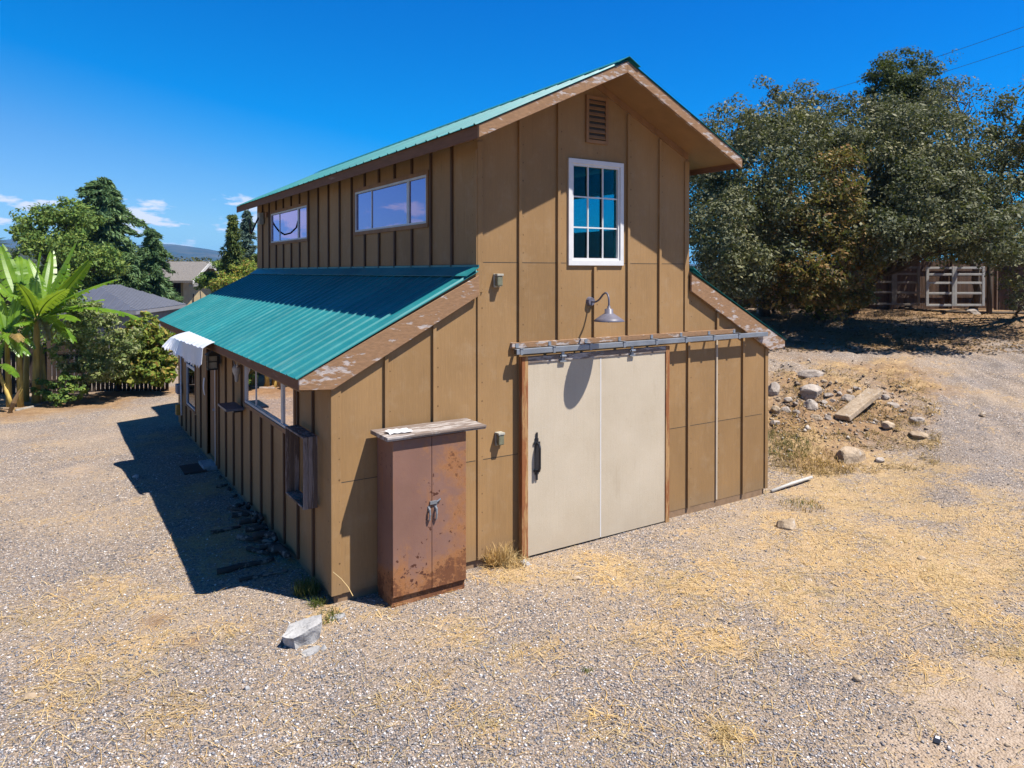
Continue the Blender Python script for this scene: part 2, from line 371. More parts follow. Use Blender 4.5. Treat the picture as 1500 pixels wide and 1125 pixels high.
M['litter'] = leaf_mat('leaf_litter', [(.15, .08, .035), (.24, .15, .065), (.09, .055, .03), (.30, .20, .10)], .1)

def banana_mat():
    t = NT('banana_leaf'); rn = t.rnd(); n1 = t.noise(3, 3); n2 = t.noise(14, 3)
    c = t.ramp(n1, [(.3, (.085, .20, .012)), (.7, (.20, .34, .03))]); c = t.mix(t.ramp(n2, [(.6, 0), (.75, .45)]), c, (.36, .38, .05))
    t.fin(c, .35, .4, 0, .85)
    tr = t.n('ShaderNodeBsdfTranslucent'); t.set(tr.inputs[0], t.mix(.5, c, (.42, .52, .03)))
    mx = t.n('ShaderNodeMixShader'); mx.inputs[0].default_value = .4
    t.t.links.new(t.b.outputs[0], mx.inputs[1]); t.t.links.new(tr.outputs[0], mx.inputs[2]); t.t.links.new(mx.outputs[0], t.out.inputs[0]); return t.m
M['banana'] = banana_mat()
M['bananadry'] = leaf_mat('dry_banana_leaf', [(.26, .17, .06), (.34, .25, .10), (.18, .11, .045)], .3)
M['bstem'] = plain('banana_stem', (.56, .40, .11), .6, .35, 5, stretch=(2, 2, .4), bump=.3)

def ground_mat():
    t = NT('gravel_and_straw_ground')
    at_ = lambda nm: t.n('ShaderNodeAttribute', attribute_name=nm).outputs['Fac']
    straw, dirt, soil = at_('straw'), at_('dirt'), at_('soil')
    v1 = t.voro(50); v2 = t.voro(95); sep = t.n('ShaderNodeSeparateColor'); t.set(sep.inputs[0], v1.outputs['Color'])
    sep2 = t.n('ShaderNodeSeparateColor'); t.set(sep2.inputs[0], v2.outputs['Color'])
    g1 = t.ramp(sep.outputs[0], [(0, (.06, .062, .075)), (.28, (.19, .185, .20)), (.5, (.36, .28, .22)), (.7, (.28, .265, .27)), (.86, (.50, .40, .31)), (1, (.78, .74, .72))])
    g2 = t.ramp(sep2.outputs[0], [(0, (.07, .072, .09)), (.35, (.24, .22, .215)), (.6, (.42, .30, .20)), (.8, (.34, .31, .31)), (1, (.64, .56, .50))])
    gravel = t.mix(t.math('GREATER_THAN', sep.outputs[1], .45), g1, g2)
    edge = t.ramp(v1.outputs['Distance'], [(.45, 0), (.75, .55)]); gravel = t.mix(edge, gravel, (.16, .125, .095))
    hue = t.noise(.55, 5); gravel = t.mix(t.math('MULTIPLY', t.ramp(hue, [(.40, 0), (.68, .5)]), t.math('SUBTRACT', 1.0, at_('drive'))), gravel, (.45, .345, .235)); gravel = t.mix(t.math('MULTIPLY', at_('drive'), .3), gravel, (.20, .19, .20))
    fine = t.noise(38, 6, .7); str1 = t.noise(70, 3, stretch=(1, .22, 1), dist=.6); str2 = t.noise(70, 3, stretch=(.22, 1, 1), dist=.6)
    sc = t.ramp(t.math('MULTIPLY', t.math('ADD', str1, str2), .5), [(.32, (.22, .135, .06)), (.5, (.50, .355, .175)), (.68, (.78, .60, .34))])
    dc = t.ramp(t.noise(7, 6, .6), [(.3, (.38, .30, .235)), (.7, (.52, .43, .35))])
    dc = t.mix(t.ramp(fine, [(.4, .5), (.55, 0)]), dc, (.28, .19, .12))
    oc = t.ramp(t.noise(5, 6, .62), [(.3, (.22, .135, .075)), (.7, (.38, .255, .15))]); oc = t.mix(t.ramp(t.noise(2.1, 6, .7), [(.45, 0), (.62, .5)]), oc, (.22, .135, .08)); oc = t.mix(t.ramp(v1.outputs['Distance'], [(.1, .3), (.35, 0)]), oc, (.55, .46, .36))
    def blend(attr, ns, k):               # ragged patch borders
        nz = t.math('ADD', t.math('MULTIPLY', t.math('SUBTRACT', t.noise(1.3, 6, .62), .5), 1.2), t.math('MULTIPLY', t.math('SUBTRACT', t.noise(ns, 5, .7), .5), 1.3))
        return t.ramp(t.math('ADD', attr, t.math('MULTIPLY', nz, k)), [(.34, 0), (.72, 1)])
    c = t.mix(blend(dirt, 11, .5), gravel, dc)
    c = t.mix(blend(soil, 8, .5), c, oc)
    sc = t.mix(t.ramp(t.noise(2.6, 5, .65), [(.42, 0), (.62, .6)]), sc, (.52, .37, .22)); sc = t.mix(t.ramp(t.noise(9, 5, .7), [(.5, 0), (.66, .5)]), sc, (.34, .21, .10)); ms = blend(straw, 13, 1.5); c = t.mix(t.math('MULTIPLY', ms, .85), c, sc)
    c = t.mix(1.0, c, (1.13, 1.085, 1.03), 'MULTIPLY')
    h = t.math('ADD', t.math('MULTIPLY', v1.outputs['Distance'], -1.0), t.math('MULTIPLY', fine, .8))
    t.bump(h, .8, .018)
    return t.fin(c, .95, .1)
M['ground'] = ground_mat()
M['pebble'] = None
def pebble_mat():
    t = NT('loose_pebble'); c = t.ramp(t.rnd(), [(0, (.12, .12, .135)), (.2, (.20, .20, .225)), (.36, (.30, .30, .33)), (.5, (.37, .285, .235)), (.62, (.54, .40, .26)), (.74, (.34, .32, .31)), (.86, (.60, .52, .47)), (1, (.92, .90, .89))])
    return t.fin(c, .85, .2)
M['pebble'] = pebble_mat()
def rubble_mat():
    t = NT('bank_rubble'); return t.fin(t.ramp(t.rnd(), [(0, (.14, .10, .075)), (.4, (.28, .21, .15)), (.75, (.42, .34, .27)), (1, (.60, .53, .46))]), .9, .15)
M['rubble'] = rubble_mat()
def hill_mat(name, c1, c2, sc):
    t = NT(name); c = t.ramp(t.noise(sc, 6, .65), [(.35, c1), (.65, c2)]); return t.fin(c, .95, .05)
M['hillfar'] = hill_mat('dry_far_hill', (.035, .045, .03), (.10, .09, .06), .012)
M['hillnear'] = hill_mat('wooded_hill', (.030, .040, .022), (.085, .085, .045), .05)
M['shedroof'] = plain('grey_metal_roof', (.13, .14, .18), .45, .1, 3, spec=.4, metal=.2, bump=0)
M['shedwall'] = plain('grey_shed_paint', (.27, .27, .30), .8, .1, 3)
M['shingle'] = plain('grey_shingle', (.21, .19, .175), .95, .3, 14, bump=.4)
M['tanwall'] = plain('tan_wall', (.52, .40, .22), .8, .1, 3)
M['brownwall'] = plain('dark_brown_wall', (.045, .033, .027), .85, .2, 3)
M['whitetrim'] = plain('pale_trim', (.62, .60, .57), .6, .1, 4)

# ------------------------------------------------------------------ ground
def axis(lo, hi, step, far):
    a = list(np.arange(lo, hi + 1e-6, step)); s = step; p = hi
    while p < far: s *= 1.22; p += s; a.append(p)
    s = step; p = lo; pre = []
    while p > -far: s *= 1.22; p -= s; pre.append(p)
    return np.array(pre[::-1] + a)
gx = axis(-7, 27, .13, 4200); gy = axis(-7, 24, .13, 4200)
X, Y = np.meshgrid(gx, gy); Z = terr(X, Y); nx, ny = len(gx), len(gy)
idx = np.arange(nx * ny).reshape(ny, nx)
Fq = np.stack([idx[:-1, :-1], idx[:-1, 1:], idx[1:, 1:], idx[1:, :-1]], -1).reshape(-1, 4)
ground = npmesh('ground', np.stack([X, Y, Z], -1).reshape(-1, 3), Fq, M['ground'], smooth=True)
tag(ground, kind='structure')

def blobs(lst):
    def f(x, y):
        s = np.zeros_like(np.asarray(x, float))
        for (cx, cy, r, w) in lst: s = np.maximum(s, w * np.exp(-(((x - cx) ** 2 + (y - cy) ** 2) / (r * r))))
        return s
    return f
def pb(lst): return [(G(px, py).x, G(px, py).y, r, w) for px, py, r, w in lst]
STRAW = blobs(pb([(1250,800,1.9,.85),(1370,840,1.5,.85),(1130,850,1.2,.75),(1000,860,1.0,.7),(900,835,.8,.75),(830,845,.5,.7),(960,930,.7,.55),(1060,940,.6,.6),
                  (1180,930,.7,.6),(1440,900,.8,.75),(1480,960,.6,.55),(1250,720,2.2,.75),(1400,740,2.0,.7),(1480,800,1.4,.8),(660,930,.45,.75),(740,840,.5,.8),
                  (1300,560,3.2,.5),(1200,650,1.8,.55),(1330,690,1.6,.7),(1440,640,1.2,.35),(250,640,.9,.55),(230,760,.9,.5),(90,760,.7,.45),(350,810,.6,.8),(280,720,.9,.7),(320,790,.7,.8),(260,660,.7,.65),(150,860,.7,.6),(230,880,.6,.6),(60,900,.6,.5),(120,980,.6,.6),(330,930,.5,.5),(1370,640,1.0,.6),(1360,580,1.2,.55),(1320,530,1.5,.5),(1400,690,.8,.7),(1480,700,.8,.6),(310,840,.5,.6),(200,830,.6,.45),(100,1020,.5,.5),(250,1040,.4,.5),(540,1040,.4,.45),(620,1000,.35,.45),(780,960,.4,.5),(700,1060,.4,.45),(880,1060,.4,.45),(560,900,.3,.5),(330,760,.9,.55),(140,880,.9,.45),(290,700,.6,.5),(180,960,.8,.55),(60,960,.5,.4),(300,950,.5,.35),
                  (420,830,.8,.55),(470,900,.35,.5),(140,690,.8,.35),(1380,980,.4,.6),(1330,1000,.3,.55),(1060,1080,.35,.6),(1270,900,.7,.55),(1300,480,3,.45)]))
DRIVE = blobs(pb([(1490,515,.9,.95),(1455,535,.8,.95),(1430,562,.65,.9),(1415,595,.7,.9),(1425,630,.7,.9),(1445,665,.6,.9),(1450,700,.5,.8),(1395,725,.4,.6),(1230,520,.8,.5)]))
_S0 = STRAW
STRAW = lambda x, y: _S0(x, y) * .92 * (1 - .9 * DRIVE(x, y))
DIRT = blobs(pb([(1450,1060,.75,.95),(1390,1030,.5,.9),(1480,1000,.45,.85),(1340,1100,.45,.8),(1480,1115,.6,.9),(110,690,.7,.6),(560,960,.25,.5),(1180,600,1.2,.35),(1330,640,1.0,.4),(150,640,.6,.55),
                 (1420,830,.5,.6),(430,870,.6,.4),(300,910,.3,.5)]))
_D0 = DIRT
DIRT = lambda x, y: _D0(x, y) * (1 - .8 * DRIVE(x, y))
SOIL = blobs(pb([(120,590,2.2,.85),(215,572,2.0,.85),(20,605,1.6,.8),(60,640,1.1,.35),(1180,620,1.8,.95),(1240,610,1.7,.9),(1200,565,1.8,.85),(1290,600,1.4,.8),(1190,665,1.2,.8),(1300,640,1.1,.6),(1300,545,2.5,.7),(1340,570,1.7,.8),(1300,500,2.5,.8),(1380,500,2.5,.75),(1450,480,3,.8),(1350,620,1.2,.6),(1200,520,2.5,.6),(225,650,.7,.45),(330,790,.5,.4),(230,910,.25,.8),(285,940,.25,.7),(100,1000,.4,.4),(1400,455,5.0,.9),(1250,455,4.0,.85),(1130,465,3.5,.8),(1480,455,4,.9),(1160,560,1.6,.5)]) +
             [(60, 60, 90, .6), (-60, 80, 90, .6), (60, -30, 40, .5)])
ft = X.ravel(), Y.ravel()
_L0 = SOIL
SOIL = lambda x, y: _L0(x, y) * (1 - .85 * DRIVE(x, y))
far = sstep(30, 60, np.hypot(ft[0] - 3, ft[1] - 5))
for nm, fn, base in (('drive', DRIVE, 0.), ('straw', STRAW, .16), ('dirt', DIRT, .05), ('soil', SOIL, .10)):
    a = ground.data.attributes.new(nm, 'FLOAT', 'POINT'); v = np.maximum(fn(*ft), base)
    if nm == 'soil': v = np.maximum(v, .8 * far)
    a.data.foreach_set('value', v.astype(np.float32))

# loose pebbles and straw lying over the yard in front of the barn (nobody could count these)
def in_barn(x, y): return (x > -.03) & (x < 7.35) & (y > -.03) & (y < 11.0)
def sample_ground(n, dmax, wfun, dmin=4.2):
    px = RNG.uniform(-60, 1560, n); u = RNG.uniform(0, 1, n)
    D = dmin / (1 - u * (1 - dmin / dmax))                # even in screen rows, thinning with distance
    lat = (px - 750) / F * D
    x = CAM[0] + FW[0] / math.cos(PITCH) * D + RT[0] * lat; y = CAM[1] + FW[1] / math.cos(PITCH) * D + RT[1] * lat
    k = (~in_barn(x, y)) & (RNG.uniform(0, 1, n) < wfun(x, y)); return x[k], y[k], D[k]
px_, py_, pd_ = sample_ground(170000, 15, lambda x, y: np.clip(1.0 - .75 * STRAW(x, y) - .8 * DIRT(x, y) - .8 * SOIL(x, y), .08, 1))
n = len(px_); s = RNG.lognormal(math.log(.0078), .38, n); s = np.minimum(s, .017)
base = np.array([(1,0,0),(0,1,0),(-1,0,0),(0,-1,0),(0,0,1),(0,0,-1)], float)
P = base[None] * RNG.uniform(.65, 1.25, (n, 6, 1)); P[:, :, 0] *= RNG.uniform(.8, 1.6, (n, 1)); P[:, :, 2] *= .62
an = RNG.uniform(0, 6.28, n); ca, sa = np.cos(an)[:, None], np.sin(an)[:, None]
PX = P[:, :, 0] * ca - P[:, :, 1] * sa; PYy = P[:, :, 0] * sa + P[:, :, 1] * ca
V = np.stack([PX, PYy, P[:, :, 2]], -1) * s[:, None, None] + np.stack([px_, py_, terr(px_, py_) + s * .25], -1)[:, None, :]
tri = np.array([(0,1,4),(1,2,4),(2,3,4),(3,0,4),(1,0,5),(2,1,5),(3,2,5),(0,3,5)])
peb = npmesh('gravel', V.reshape(-1, 3), (tri[None] + (np.arange(n) * 6)[:, None, None]).reshape(-1, 3), M['pebble'], smooth=True)
tag(peb, 'loose grey and tan gravel strewn over the yard', 'gravel', kind='stuff')

def blades(x, y, z, length, width, tilt, seedcurve=.3):
    """flat tapering strips: two quads each, lying or standing"""
    n = len(x); az = RNG.uniform(0, 6.28, n); e = tilt
    d = np.stack([np.cos(az) * np.cos(e), np.sin(az) * np.cos(e), np.sin(e)], -1)
    s = np.stack([-np.sin(az), np.cos(az), np.zeros(n)], -1)
    b = np.stack([x, y, z], -1); mid = b + d * (length * .5)[:, None] + np.stack([RNG.normal(0, 1, n) * length * seedcurve * .2, RNG.normal(0, 1, n) * length * seedcurve * .2, length * .04], -1)
    tip = b + d * length[:, None]; tip[:, 2] -= length * np.sin(e) * .25
    w = width[:, None]
    V = np.stack([b - s * w, b + s * w, mid - s * w * .8, mid + s * w * .8, tip - s * w * .25, tip + s * w * .25], 1)
    f = np.array([(0, 1, 3, 2), (2, 3, 5, 4)])
    return V.reshape(-1, 3), (f[None] + (np.arange(n) * 6)[:, None, None]).reshape(-1, 4)
x, y, D = sample_ground(150000, 18, lambda x, y: np.clip(STRAW(x, y) ** 1.6 * 1.1 * (.35 + .65 * (vnoise(x * 2.3, y * 2.3) > -.2)), .035, 1) * (1 - .6 * DIRT(x, y)))
n = len(x); L = RNG.uniform(.05, .22, n); V, Fb = blades(x, y, terr(x, y) + .006, L, RNG.uniform(.0013, .0036, n), np.abs(RNG.normal(0, .12, n)))
tag(npmesh('straw', V, Fb, M['straw']), 'golden dry straw scattered over the gravel', 'straw', kind='stuff')
# dry grass and stony rubble over the dirt bank
nb_ = 9000; qx = RNG.uniform(1128, 1380, nb_); qy = 545 + 150 * RNG.uniform(0, 1, nb_); Db = np.interp(qy, [530, 560, 600, 650, 700], [19.5, 17.2, 15.6, 14.3, 12.6]); lt_ = (qx - 750) / F * Db
bx0_ = CAM[0] + FW[0] * Db + RT[0] * lt_; by0_ = CAM[1] + FW[1] * Db + RT[1] * lt_; kk = (vnoise(bx0_ * 1.7, by0_ * 1.7) > -.1) & ~in_barn(bx0_, by0_); bx0_, by0_ = bx0_[kk], by0_[kk]; nb_ = len(bx0_)
V, Fb = blades(bx0_, by0_, terr(bx0_, by0_) + .004, RNG.uniform(.05, .20, nb_), RNG.uniform(.003, .007, nb_), np.abs(RNG.normal(0, .45, nb_)))
tag(npmesh('dry_grass', V, Fb, M['drystalk']), 'short brown dry grass over the dirt bank beside the barn', 'dry grass', kind='stuff')
nb_ = 2600; qx = 1130 + 260 * RNG.beta(1.2, 1.8, nb_); qy = RNG.normal(600, 34, nb_); Db = np.interp(qy, [530, 560, 600, 650, 700], [19.5, 17.2, 15.6, 14.3, 12.6]); lt_ = (qx - 750) / F * Db
bx0_ = CAM[0] + FW[0] * Db + RT[0] * lt_; by0_ = CAM[1] + FW[1] * Db + RT[1] * lt_; kk = ~in_barn(bx0_, by0_); bx0_, by0_ = bx0_[kk], by0_[kk]; n = len(bx0_); sz = RNG.lognormal(math.log(.017), .55, n)
P = base[None] * RNG.uniform(.6, 1.3, (n, 6, 1)); P[:, :, 2] *= .7
V = P * sz[:, None, None] + np.stack([bx0_, by0_, terr(bx0_, by0_) + sz * .2], -1)[:, None, :]
tag(npmesh('rubble', V.reshape(-1, 3), (tri[None] + (np.arange(n) * 6)[:, None, None]).reshape(-1, 3), M['rubble']), 'small stony rubble scattered over the dirt bank', 'rubble', kind='stuff')
# fallen leaves under the oaks
def litter(n):
    px = RNG.uniform(1060, 1520, n); D = RNG.uniform(20.5, 28, n); lat = (px - 750) / F * D
    x = CAM[0] + FW[0] * D + RT[0] * lat; y = CAM[1] + FW[1] * D + RT[1] * lat
    return blades(x, y, terr(x, y) + .015, RNG.uniform(.05, .12, n), RNG.uniform(.015, .035, n), np.abs(RNG.normal(0, .3, n)))
V, Fb = litter(9000); tag(npmesh('leaf_litter', V, Fb, M['litter']), 'brown fallen leaves under the oaks', 'leaf litter', kind='stuff')

# ------------------------------------------------------------------ the barn
B = .6096; W = 12 * B; LN = 18 * B; T0 = 3 * B; T1 = 9 * B; MID = 6 * B
barn = thing('barn', 'tall brown board and batten barn with green metal roofs and two lean-tos', 'barn', (MID, 0, -.1))
LS = .515; lz = lambda x: 2.435 + LS * (x + .375)            # top of the lean-to roof sheet
US = .4773; uz = lambda x: 5.205 + US * (x - 1.462)          # top of the upper roof deck (left slope)
TH = .11
def front_profile(x):                                         # wall top under the roofs
    if x < T0 + 1e-6: return lz(x) - .07
    if x > T1 - 1e-6: return lz(W - x) - .07
    return uz(min(x, W - x)) - .06

def end_wall(y0, y1, holes, name):
    m = MB(); xs = [0, T0, T0, MID, T1, T1, W]
    segs = [(0, T0, 'l'), (T0, MID, 'u'), (MID, T1, 'u'), (T1, W, 'r')]
    def top(x, k): return (uz(min(x, W - x)) - .06) if k == 'u' else lz(x if k == 'l' else W - x) - .07
    for a, b, k in segs:
        cuts = sorted({a, b} | {h[0] for h in holes if a < h[0] < b} | {h[1] for h in holes if a < h[1] < b})
        for c0, c1 in zip(cuts, cuts[1:]):
            hs = [h for h in holes if h[0] <= c0 + 1e-6 and h[1] >= c1 - 1e-6]; zb = 0
            for h in sorted(hs, key=lambda h: h[2]):
                if h[2] > zb: m.prism([(c0, zb), (c1, zb), (c1, h[2]), (c0, h[2])], 'xz', y0, y1)
                zb = h[3]
            m.prism([(c0, zb), (c1, zb), (c1, top(c1, k)), (c0, top(c0, k))], 'xz', y0, y1)
    return m

SEAM1, SEAM2 = 1.23, 3.67
FWIN = (3.285, 4.125, 3.71, 5.005)                            # clear opening of the gable window
fw = end_wall(0, TH, [FWIN], 'front')
FB = []
def fbat(m, x, z0, z1, w=.042, d=.034):
    if m is not None: m.box(x - w/2, -d, z0, x + w/2, -.0005, z1)
    else: FB.append(MB().box(x - w/2, -d, z0, x + w/2, -.0005, z1).build('batten', M['siding'], barn))
for n_ in (1, 2): fbat(None, n_ * B + .02, .0, lz(n_ * B) - .30)
for n_ in (4, 8): fbat(None, n_ * B + .015, 2.66, uz(min(n_ * B, W - n_ * B)) - .2)
fbat(None, 4 * B + .015, 0, 2.6); fbat(None, 5 * B + .015, 2.66, uz(5 * B) - .2)
fbat(None, 6 * B + .015, 2.66, 3.62); fbat(None, 7 * B + .015, 2.66, uz(W - 7 * B) - .2)
fbat(None, 9 * B - .0, 0, 2.55); fbat(None, 10 * B + .02, 2.64, lz(2 * B) - .33); fbat(None, 11 * B + .015, -.0, 2.5)
front_wall = fw.build('front_wall', M['siding'], barn)
for x0, x1, z in ((.10, .58, SEAM1), (1.25, T0 - .02, SEAM1), (T0 + .09, 2.44, SEAM1), (5.03, 5.45, SEAM1), (5.52, 7.2, SEAM1),
                  (T0 + .09, 3.2, SEAM2), (4.21, T1 - .09, SEAM2)):
    MB().box(x0, -.0015, z - .0035, x1, .01, z + .0035).build('panel_seam', M['dark'], barn)   # dark open joint between panels
pb_ = MB(); pb_.box(10 * B - .002, -.022, .02, 10 * B + .028, -.0005, 2.50); o = pb_.build('batten', M['paleb'], barn); tag(o, 'unpainted pale batten on the right lean-to')
back = end_wall(LN - TH, LN, [], 'back').build('back_wall', M['siding'], barn)

def side_wall(xf, sgn, z0, ztop, holes, name, batz=None, y0=TH, y1=LN - TH, skip=()):
    """wall in the plane x = xf whose outside faces -x (sgn -1) or +x (sgn 1)"""
    m = MB(); xi = xf - sgn * TH
    ys = sorted({y0, y1} | {h[0] for h in holes} | {h[1] for h in holes})
    for a, b in zip(ys, ys[1:]):
        zb = z0
        for h in sorted([h for h in holes if h[0] <= a + 1e-6 and h[1] >= b - 1e-6], key=lambda h: h[2]):
            if h[2] > zb: m.box(min(xf, xi), a, zb, max(xf, xi), b, h[2])
            zb = h[3]
        if ztop > zb: m.box(min(xf, xi), a, zb, max(xf, xi), b, ztop)
    for n_ in range(1, 18):
        y = n_ * B + .012
        iv = [(z0, ztop - .02)]
        for h in holes:
            if h[0] - .06 < y < h[1] + .06:
                iv = [q for a, b in iv for q in ((a, min(b, h[2] - .06)), (max(a, h[3] + .06), b)) if q[1] - q[0] > .03]
        for a, b in iv:
            xa, xb = xf + sgn * .0005, xf + sgn * .030
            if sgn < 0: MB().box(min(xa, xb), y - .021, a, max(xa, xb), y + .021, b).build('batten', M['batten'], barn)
            else: m.box(min(xa, xb), y - .021, a, max(xa, xb), y + .021, b)
    return m.build(name, M['siding'], barn)
UW = [(1.36, 4.12, 4.225, 4.90), (6.82, 9.61, 4.225, 4.90)]
LWN = (1.40, 4.08, 1.51, 2.20); DOOR = (6.38, 7.28, .02, 2.06); LW2 = (8.60, 9.72, .62, 2.05)
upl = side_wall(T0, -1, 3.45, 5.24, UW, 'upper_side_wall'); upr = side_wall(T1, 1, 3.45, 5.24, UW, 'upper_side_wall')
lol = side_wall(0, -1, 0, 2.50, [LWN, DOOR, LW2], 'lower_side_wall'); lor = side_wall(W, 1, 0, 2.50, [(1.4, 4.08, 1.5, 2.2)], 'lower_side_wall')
# floor, base boards
MB().box(.12, .12, -.16, W - .12, LN - .12, .0).build('floor_slab', M['inner'], barn)
bb = MB().box(.03, .028, -.3, W - .03, .1, -.001); bb.box(.028, .1, -.3, .1, LN - .03, -.001); bb.box(W - .1, .1, -.3, W - .028, LN - .03, -.001)
bb.box(2.46, -.035, -.3, 5.03, .027, -.078); bb.box(5.05, .004, -.3, W - .1, .027, -.001)
bb.build('base_board', M['base'], barn)
cb = lambda *a: MB().box(*a).build('corner_board', M['siding'], barn, bevel=.004)
cb(-.018, -.022, .0, .098, -.0005, lz(.05) - .32); cb(-.018, -.0, .0, -.0005, .085, 2.29)
cb(T0 - .001, -.022, 3.30, T0 + .075, -.0005, 5.15); cb(T0 - .018, -.018, 3.50, T0 - .0015, .08, 5.06); cb(T0 - .001, -.022, .0, T0 + .04, -.0005, 3.299)
cb(T1 - .085, -.022, 2.66, T1 + .004, -.0005, 5.2); cb(T1 + .0005, -.0, 3.5, T1 + .02, .08, 5.06)
cb(W - .055, -.022, .0, W + .018, -.0005, 2.30); cb(W + .0005, .0, .0, W + .018, .085, 2.29)

# roofs: ribbed sheets over a deck
def rib_profile(y0, y1, pitch=.3048):
    pts = [(y0, 0)]; y = y0 + .06
    while y + .05 < y1:
        pts += [(y - .024, 0), (y - .010, .018), (y + .010, .018), (y + .024, 0)]
        for k in (1/3, 2/3):
            q = y + pitch * k
            if q + .012 < y1: pts += [(q - .016, 0), (q, .003), (q + .016, 0)]
        y += pitch
    pts = [p for p in pts if p[0] <= y1]; pts.append((y1, 0)); return pts
def sheet(xa, za, xb, zb, y0, y1, name='metal_sheet', nseg=6):
    """corrugated sheet from the low edge (xa, za) to the high edge (xb, zb), with a thin underside"""
    prof = rib_profile(y0, y1); d = Vector((xb - xa, 0, zb - za)).normalized(); up = Vector((-d.z, 0, d.x)); up = up if up.z > 0 else -up
    n = len(prof); vs = []; fs = []
    for lay in (0, 1):
        for s in range(nseg + 1):
            t = s / nseg
            for y, h in prof:
                p = Vector((xa + (xb - xa) * t, y, za + (zb - za) * t)) + up * (h - .0025 * lay); vs.append(p)
    N = n * (nseg + 1)
    for s in range(nseg):
        for i in range(n - 1):
            a = s * n + i; fs.append((a, a + 1, a + n + 1, a + n)); fs.append((N + a, N + a + n, N + a + n + 1, N + a + 1))
    for i in range(n - 1):
        fs.append((i, N + i, N + i + 1, i + 1)); k = nseg * n + i; fs.append((k, k + 1, N + k + 1, N + k))
    for s in range(nseg):
        a = s * n; fs.append((a, a + n, N + a + n, N + a)); b = s * n + n - 1; fs.append((b, N + b, N + b + n, b + n))
    return MB().add(vs, fs)
YL0, YL1 = -.085, 11.0
YU0, YU1 = -.70, 11.55
for side in (-1, 1):
    mx = (lambda x: x) if side < 0 else (lambda x: W - x)
    rf = MB(); P2 = [(-.36, lz(-.36) - .012), (T0 - .002, lz(T0) - .012), (T0 - .002, lz(T0) - .07), (-.36, lz(-.36) - .07)]
    rf.prism([(mx(x), z) for x, z in P2], 'xz', -.036, YL1 - .03)
    rf = rf.build('lean_to_roof', M['soffit'], barn)
    sheet(mx(-.405), lz(-.405), mx(T0 - .02), lz(T0 - .02), YL0, YL1).build('metal_sheet', M['teal'], rf)
    fl = MB(); fl.prism([(mx(T0 - .20), lz(T0 - .20) + .030), (mx(T0 - .022), lz(T0) + .036), (mx(T0 - .022), 3.64), (mx(T0 - .030), 3.64), (mx(T0 - .030), lz(T0) + .044), (mx(T0 - .20), lz(T0 - .20) + .036)], 'xz', YL0 - .01, LN - .05)
    fl.build('flashing', M['teal'], rf)
    fa = MB(); xs = sorted((mx(-.375), mx(-.361))); fa.box(xs[0], -.034, 2.295, xs[1], YL1 - .03, lz(-.375) - .006); fa.build('fascia', M['fascia'], rf, bevel=.004)
    for (ya, yb) in ((-.072, -.036), (YL1 - .03, YL1 + .0)):
        rk = MB(); Q = [(-.377, 2.30), (-.01, 2.275), (T0 - .004, 3.262), (T0 - .004, lz(T0) - .055), (-.377, lz(-.377) - .012)]
        rk.prism([(mx(x), z) for x, z in Q], 'xz', ya, yb); o = rk.build('rake_board', M['rake'], rf, bevel=.005)
    o = MB().box(min(mx(-.36), mx(-.020)), -.034, 2.275, max(mx(-.36), mx(-.001)), YL1 - .04, 2.293).build('soffit', M['soffit'], rf)
# upper roof
ur = MB()
for side in (-1, 1):
    mx = (lambda x: x) if side < 0 else (lambda x: W - x)
    ur.prism([(mx(x), z) for x, z in [(1.475, uz(1.475) - .002), (MID, uz(MID) - .002), (MID, uz(MID) - .075), (1.475, uz(1.475) - .075)]], 'xz', YU0 + .045, YU1 - .03)
ur = ur.build('upper_roof', M['soffit'], barn)
for side in (-1, 1):
    mx = (lambda x: x) if side < 0 else (lambda x: W - x)
    sheet(mx(1.425), uz(1.425) + .010, mx(MID - .01), uz(MID - .01) + .010, YU0 - .01, YU1).build('metal_sheet', M['teal'], ur)
    xs = sorted((mx(1.460), mx(1.476))); MB().box(xs[0], YU0 + .045, 5.052, xs[1], YU1 - .03, uz(1.46) - .003).build('fascia', M['fascia'], ur, bevel=.004)
    for (ya, yb) in ((YU0 + .005, YU0 + .044), (YU1 - .029, YU1 - .002)):
        rk = MB(); rk.prism([(mx(x), z) for x, z in [(1.458, 5.054), (MID, 6.103), (MID, 6.103 + .145), (1.458, 5.054 + .147)]], 'xz', ya, yb); rk.build('rake_board', M['rake'], ur, bevel=.004)
    fz = MB(); fz.prism([(mx(x), z) for x, z in [(T0 + .02, uz(T0 + .02) - .17), (MID, uz(MID) - .17), (MID, uz(MID) - .078), (T0 + .02, uz(T0 + .02) - .078)]], 'xz', -.026, -.001)
    fz.build('frieze_board', M['trim'], ur)
rc = MB()
for side in (-1, 1):
    mx = (lambda x: x) if side < 0 else (lambda x: W - x)
    rc.prism([(mx(x), z) for x, z in [(MID - .19, uz(MID - .19) + .040), (MID, uz(MID) + .052), (MID, uz(MID) + .046), (MID - .19, uz(MID - .19) + .034)]], 'xz', YU0 - .03, YU1 + .02)
rc.build('ridge_cap', M['teal'], ur)

